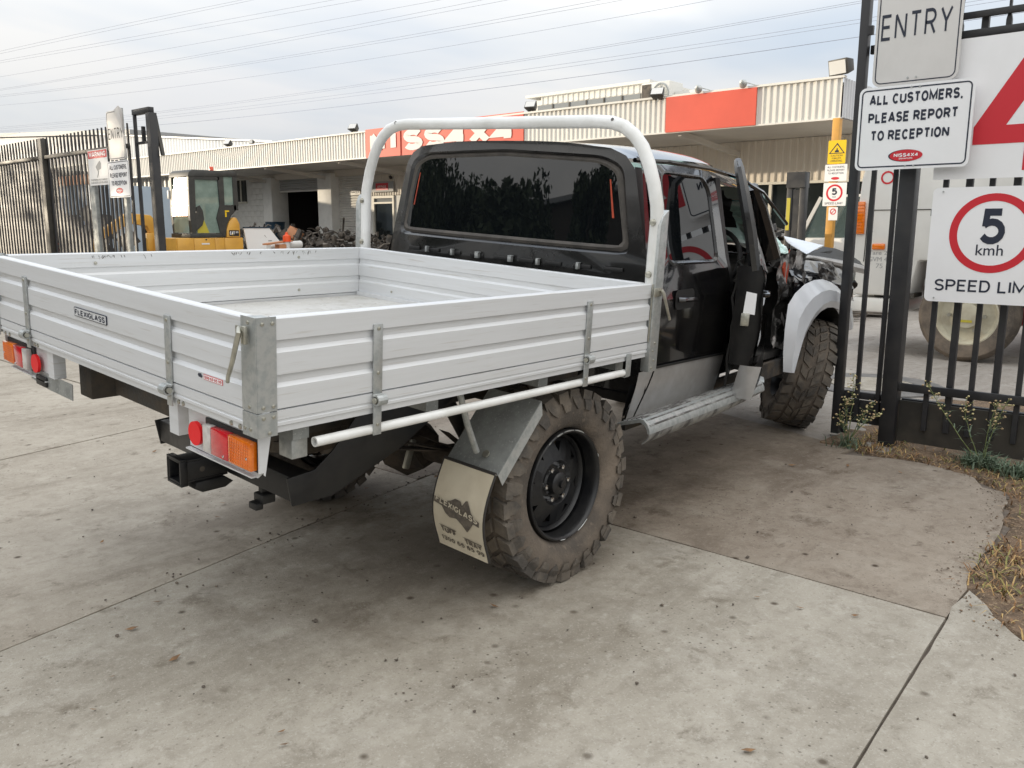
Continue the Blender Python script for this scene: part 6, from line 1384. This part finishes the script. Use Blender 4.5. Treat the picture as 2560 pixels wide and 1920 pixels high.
def twheel(y, nm):
    w = part('wheel', MB().lathe([(.28, .0), (.30, -.015), (.42, -.01), (.46, .03), (.47, .10), (.46, .2), (.28, .22)], 36, lambda a, r, h: (TX+.02+h, y+r*math.cos(a), .465+r*math.sin(a))), 'rubber', tk, smooth=True, label=nm)
    part('rim', MB().lathe([(.30, -.012), (.285, -.016), (.27, .01), (.25, .05), (.20, .06), (.13, .03), (.12, -.01), (.06, -.02), (0, -.02)], 32, lambda a, r, h: (TX+.02+h, y+r*math.cos(a), .465+r*math.sin(a))), 'rim_cream', w, smooth=True)
    nm_ = MB()
    for k in range(6): nm_.disc((TX+.045, y+.165*math.cos(k*PI/3), .465+.165*math.sin(k*PI/3)), .02, (-1, 0, 0), 6, .03)
    part('wheel_nuts', nm_, 'zinc', w)
    part('hub_writing', MB().add([(TX-.004, y+.06, .40), (TX-.004, y-.06, .40), (TX-.004, y-.06, .425), (TX-.004, y+.06, .425)], [(0, 1, 2, 3)]), 'seat_yellow', w, recalc=False)
twheel(.385, 'front truck wheel with a cream rim'); twheel(-3.3, None)
part('chassis_rail', MB().box(TX+.35, TX+.5, -5, .9, .55, .75).box(TX+1.2, TX+1.35, -5, .9, .55, .75), 'chassis', tk)
part('tray_deck', MB().box(TX-.02, TX+1.9, -5.4, -.42, .95, 1.05), 'alu', tk, bevel=.01)
part('tray_side', MB().box(TX-.03, TX-.0, -5.4, -.42, 1.06, 1.45), 'alu', tk)
rcx = thing('parked_car', 'red car just showing behind the truck wheel at the right edge', 'car', (10.6, -1.5, 0))
part('body', MB().prism([(.32, .22), (.36, .50), (.22, .68), (-.75, .86), (-3.7, .90), (-3.85, .5), (-3.8, .22)], lambda u, v, w: (w, u, v), 10.0, 11.6), 'car_red', rcx, bevel=.06)
part('cabin', MB().prism([(-.8, .86), (-1.5, 1.36), (-3.0, 1.38), (-3.6, .9)], lambda u, v, w: (w, u, v), 10.12, 11.48), 'window_dark', rcx, bevel=.05)
part('headlight', MB().box(9.98, 10.3, .05, .30, .48, .62), 'lens_clear', rcx, bevel=.03)
part('wheel', MB().lathe([(0, -.02), (.19, -.02), (.21, .0), (.30, .0), (.31, .03), (.31, .18), (0, .18)], 24, lambda a, r, h: (9.985+h, -.55+r*math.cos(a), .31+r*math.sin(a))), 'rubber', rcx, smooth=True)

# ---------------------------------------------------------------- behind the left fence
ct = thing('shipping_container', 'pale blue ribbed container behind the left fence, nearer the gateway', 'container', (10.2, 23.6, 0))
part('side', ribbed(22.7, 24.75, .15, 2.55, 9.0, .26, .05), 'container_blue', ct); part('box', MB().box(9.02, 11.4, 22.7, 24.75, .1, 2.5), 'container_blue', ct)
part('top_rail', MB().box(8.93, 9.02, 22.68, 24.77, 2.50, 2.76), 'cardboard', ct)
ct = thing('shipping_container', 'pale ribbed container behind the far left end of the left fence', 'container', (10.2, 30, 0))
part('side', ribbed(28.3, 36, .9, 3.1, 9.0, .30, .05), 'container_blue', ct); part('box', MB().box(9.02, 11.4, 28.3, 36, .1, 3.1), 'container_blue', ct)
st_ = thing('parts_rack', 'dark rack of stacked car parts between the two pale containers', 'rack', (9.6, 26.3, 0))
rk = MB()
for yy in (25.0, 28.1):
    for xx in (9.0, 10.2): rk.box(xx-.05, xx+.05, yy-.05, yy+.05, 0, 3.0)
for zz in (.9, 1.9, 2.9): rk.box(8.95, 10.25, 24.95, 28.15, zz, zz+.08)
part('frame', rk, 'scrap_dark', st_); rl = MB(); rl2 = MB()
for k in range(90):
    zz = rnd.choice([0, .98, 1.98]); (rl if rnd.random() < .75 else rl2).obox((rnd.uniform(9.0, 10.1), rnd.uniform(25.1, 28.0), zz+rnd.uniform(.1, .6)), (rnd.uniform(.2, .6), rnd.uniform(.2, .7), rnd.uniform(.1, .5)), (rnd.uniform(0, 1), rnd.uniform(0, 1), rnd.uniform(0, 3)))
part('stacked_parts', rl, 'scrap_dark', st_, kind='stuff'); part('stacked_parts', rl2, 'scrap_mid', st_, kind='stuff')
jm = MB(); jm2 = MB(); jr = MB()
for k in range(420):
    x = rnd.uniform(5.6, 8.6); y = rnd.uniform(19.6, 32); z = rnd.uniform(.05, 1.25 + .6*math.sin(y*1.1)**2)
    (jm if rnd.random() < .7 else jm2 if rnd.random() < .8 else (jr if rnd.random() < .15 else jm)).obox((x, y, z), (rnd.uniform(.1, .5), rnd.uniform(.1, .6), rnd.uniform(.05, .4)), (rnd.uniform(0, 3), rnd.uniform(0, 1), rnd.uniform(0, 3)))
for nm, m_ in ((jm, 'scrap_dark'), (jm2, 'scrap_mid'), (jr, 'banner_red')): tag(structure('scrap_heap', nm, m_), kind='stuff')

# ---------------------------------------------------------------- power lines
WIRES = [[(18.09, 55.45, 11.53), (19.61, 43.04, 11.42), (20.77, 33.63, 11.27)], [(18.38, 56.36, 11.55), (19.97, 43.39, 11.42), (21.2, 33.39, 11.31)],
[(18.81, 57.77, 11.38), (20.91, 40.65, 11.03), (22.33, 29.11, 10.82)], [(19.17, 58.9, 11.44), (21.44, 40.46, 11.01), (22.97, 27.96, 10.76)],
[(19.52, 60.19, 10.8), (22.27, 37.76, 10.45), (23.94, 24.2, 10.32)], [(19.79, 61.25, 10.18), (22.79, 36.84, 10.05), (24.55, 22.48, 10.15)],
[(20.23, 62.6, 10.29), (23.4, 36.76, 10.12), (25.24, 21.77, 10.16)], [(20.96, 64.89, 10.29), (24.24, 38.14, 9.74), (26.18, 22.32, 9.73), (26.68, 18.29, 9.86)],
[(21.25, 65.8, 10.3), (24.58, 38.68, 9.76), (26.55, 22.65, 9.73), (27.17, 17.58, 9.84)], [(21.67, 67.26, 9.91), (24.88, 41.18, 9.27), (27.09, 23.13, 9.34), (28.17, 14.39, 9.5)],
[(22.37, 69.83, 8.65), (25.91, 40.97, 8.31), (28.0, 23.93, 8.51), (29.77, 9.51, 8.98)], [(22.66, 70.75, 8.63), (26.25, 41.51, 8.31), (28.37, 24.25, 8.53), (30.16, 9.65, 9.01)],
[(23.09, 72.13, 8.61), (26.75, 42.33, 8.2), (28.91, 24.73, 8.28), (30.73, 9.94, 8.61)], [(23.46, 73.27, 8.64), (27.17, 43.01, 8.15), (29.37, 25.13, 8.19), (31.21, 10.11, 8.59)],
[(23.81, 74.44, 8.5), (27.59, 43.72, 7.82), (29.82, 25.53, 7.83), (31.7, 10.25, 8.22)]]
ORD = ['topmost', 'second', 'third', 'fourth', 'fifth', 'sixth', 'seventh', 'eighth', 'ninth', 'tenth', 'eleventh', 'twelfth', 'thirteenth', 'fourteenth', 'lowest']
for i, w in enumerate(WIRES):
    P_ = [Vector(p) for p in w]
    xs = [p.y for p in P_]
    # quadratic through the first, a middle and the last point: the wire's own sag
    a, b, c = P_[0], P_[1], P_[-1]
    def q(y):
        l0 = (y-b.y)*(y-c.y)/((a.y-b.y)*(a.y-c.y)); l1 = (y-a.y)*(y-c.y)/((b.y-a.y)*(b.y-c.y)); l2 = (y-a.y)*(y-b.y)/((c.y-a.y)*(c.y-b.y))
        return a*l0 + b*l1 + c*l2
    y0, y1 = a.y + 16, c.y - 12
    pts = [q(y0 + (y1-y0)*k/24) for k in range(25)]
    lab = f'{ORD[i]} power line counting down the sky' if i not in (0, 14) else f'{ORD[i]} of the power lines crossing the sky'
    solo('power_line', MB().tube(pts, .007 if i < 14 else .011, 5, cap=False), 'wire', lab, 'power line', tuple(pts[12]), group='power lines across the sky')

# ---------------------------------------------------------------- weeds along the fence
def weed(loc, label, stems, tuft):
    t = thing('flowering_weed', label, 'weed', loc, group='weeds along the right fence'); o = Vector(loc)
    sm, fm, lf_ = MB(), MB(), MB()
    for (dx, dy, h, bend) in stems:
        tip = o + Vector((dx, dy, h)); pts = []
        for k in range(9):
            u = k/8; p = o.lerp(tip, u) + Vector((0, bend*math.sin(u*PI), .10*h*math.sin(u*PI))); p += Vector((rnd.uniform(-.006, .006), rnd.uniform(-.006, .006), 0))*(u > 0); pts.append(p)
        sm.tube(pts, [.0032*(1-.6*k/8) for k in range(9)], 5)
        for k in range(26):
            u = rnd.uniform(.45, 1.0); p = o.lerp(tip, u) + Vector((0, bend*math.sin(u*PI), .10*h*math.sin(u*PI)))
            d = Vector((rnd.uniform(-1, 1), rnd.uniform(-1, 1), rnd.uniform(-.2, .8))).normalized()*rnd.uniform(.012, .045)
            sm.tube([p, p+d], .0011, 4); fm.ball(p+d, rnd.uniform(.0035, .0085), jit=.5, sq=(1, 1, .8))
        for k in range(9):
            u = rnd.uniform(.05, .6); p = o.lerp(tip, u) + Vector((0, bend*math.sin(u*PI), .10*h*math.sin(u*PI))); a = rnd.uniform(0, 2*PI); blade(lf_, p.x, p.y, p.z, rnd.uniform(.03, .06), a, 1.2, .008)
    for k in range(tuft): blade(lf_, o.x+rnd.gauss(0, .035), o.y+rnd.gauss(0, .05), o.z-.005, rnd.uniform(.05, .12), rnd.uniform(0, 2*PI), rnd.uniform(.3, 1.3), rnd.uniform(.006, .012))
    part('stems', sm, 'weed_stem', t, smooth=True); part('flowers', fm, 'weed_flower', t, kind='stuff'); part('leaves', lf_, 'weed_leaf', t, kind='stuff', recalc=False)
weed((4.08, .02, .0), 'thin flowering weed in the gap beside the sliding gate', [(.0, -.01, .46, -.01), (-.02, .05, .20, 0), (.02, -.14, .30, 0), (.0, -.20, .24, .02), (0, .03, .30, 0)], 46)
weed((4.12, -.72, .0), 'bushy grey green weed with leaning flower stalks under the speed limit sign', [(.06, .34, .44, .04), (.05, .12, .36, .03), (.0, -.05, .38, .0), (-.02, -.10, .40, 0)], 420)
weed((4.05, -.93, .0), 'low green weed at the right edge under the fence', [(.05, -.06, .22, 0)], 200)

# ---------------------------------------------------------------- street trees behind the photographer, seen in the cab glass
def tree(x, y, h, cr, label, seed, low=.12):
    t = thing('street_tree', label, 'tree', (x, y, 0), group='street trees mirrored in the cab glass'); r_ = random.Random(seed)
    tr = MB().tube([(x, y, -.1), (x+.1, y, h*.25), (x, y+.15, h*.5), (x+.1, y, h*.85)], [.26, .20, .14, .04], 10)
    for k in range(7):
        a = r_.uniform(0, 2*PI); z0 = h*r_.uniform(.2, .6); tr.tube([(x, y, z0), (x+cr*.4*math.cos(a), y+cr*.4*math.sin(a), z0+h*.12), (x+cr*.8*math.cos(a), y+cr*.8*math.sin(a), z0+h*.22)], [.09, .05, .02], 6)
    part('trunk', tr, 'bark', t, smooth=True)
    cm_ = MB(); cl_ = [(r_.uniform(-.75, .75)*cr, r_.uniform(-.75, .75)*cr, h*r_.uniform(low+.10, .86), r_.uniform(.30, .50)*cr) for _ in range(26)]
    for k in range(13000):
        cx_, cy_, cz_, rr = cl_[k % 26]; d = Vector((r_.gauss(0, 1), r_.gauss(0, 1), r_.gauss(0, .85))).normalized()*rr*r_.uniform(.25, 1.04)
        p = Vector((x+cx_, y+cy_, cz_)) + d
        if p.z < h*low: p.z = h*low + r_.random()*.4
        s = r_.uniform(.09, .17); u = Vector((r_.gauss(0, 1), r_.gauss(0, 1), r_.gauss(0, 1))).normalized()*s; v = u.orthogonal().normalized()*s*.55
        cm_.add([p-u, p+v, p+u, p-v], [(0, 1, 2, 3)])
    part('crown', cm_, 'leaf_dark', t, recalc=False)
tree(-11.2, 17.0, 5.3, 3.0, 'tallest dark street tree mirrored at the left of the rear window', 1)
tree(-13.6, 14.2, 4.7, 2.5, 'broad dark street tree mirrored in the middle of the rear window', 2)
tree(-10.0, 22.5, 6.6, 4.2, 'dark street tree standing left of the tallest one', 3)
tree(-13.4, 5.4, 4.9, 1.7, 'smaller dark street tree mirrored at the right of the rear window', 4)
tree(-14.5, 27.0, 7.5, 4.6, 'dark street tree farthest along the opposite kerb', 5)
tree(-9.5, 30.5, 7.5, 4.2, 'dark street tree beyond the left fence line', 6)

tree(-13.0, 11.0, 4.5, 2.4, 'sloping dark street tree mirrored right of the middle of the rear window', 7)
ob = thing('brick_factory', 'low dark factory across the street mirrored along the bottom of the cab glass', 'building', (-24, 22, 0))
part('wall', MB().box(-34, -24, -12, 70, 0, 5.6), 'bark', ob)
part('roof', MB().box(-34.2, -23.7, -12.2, 70.2, 5.6, 5.8), 'shutter_grey', ob)
for k in range(12):
    y0 = -8 + k*6.2; w = part('window', MB().box(-23.99, -23.93, y0, y0+2.4, 1.2, 2.6), 'frame_cream', ob); part('pane', MB().box(-23.925, -23.915, y0+.08, y0+2.32, 1.28, 2.52), 'window_dark', w)
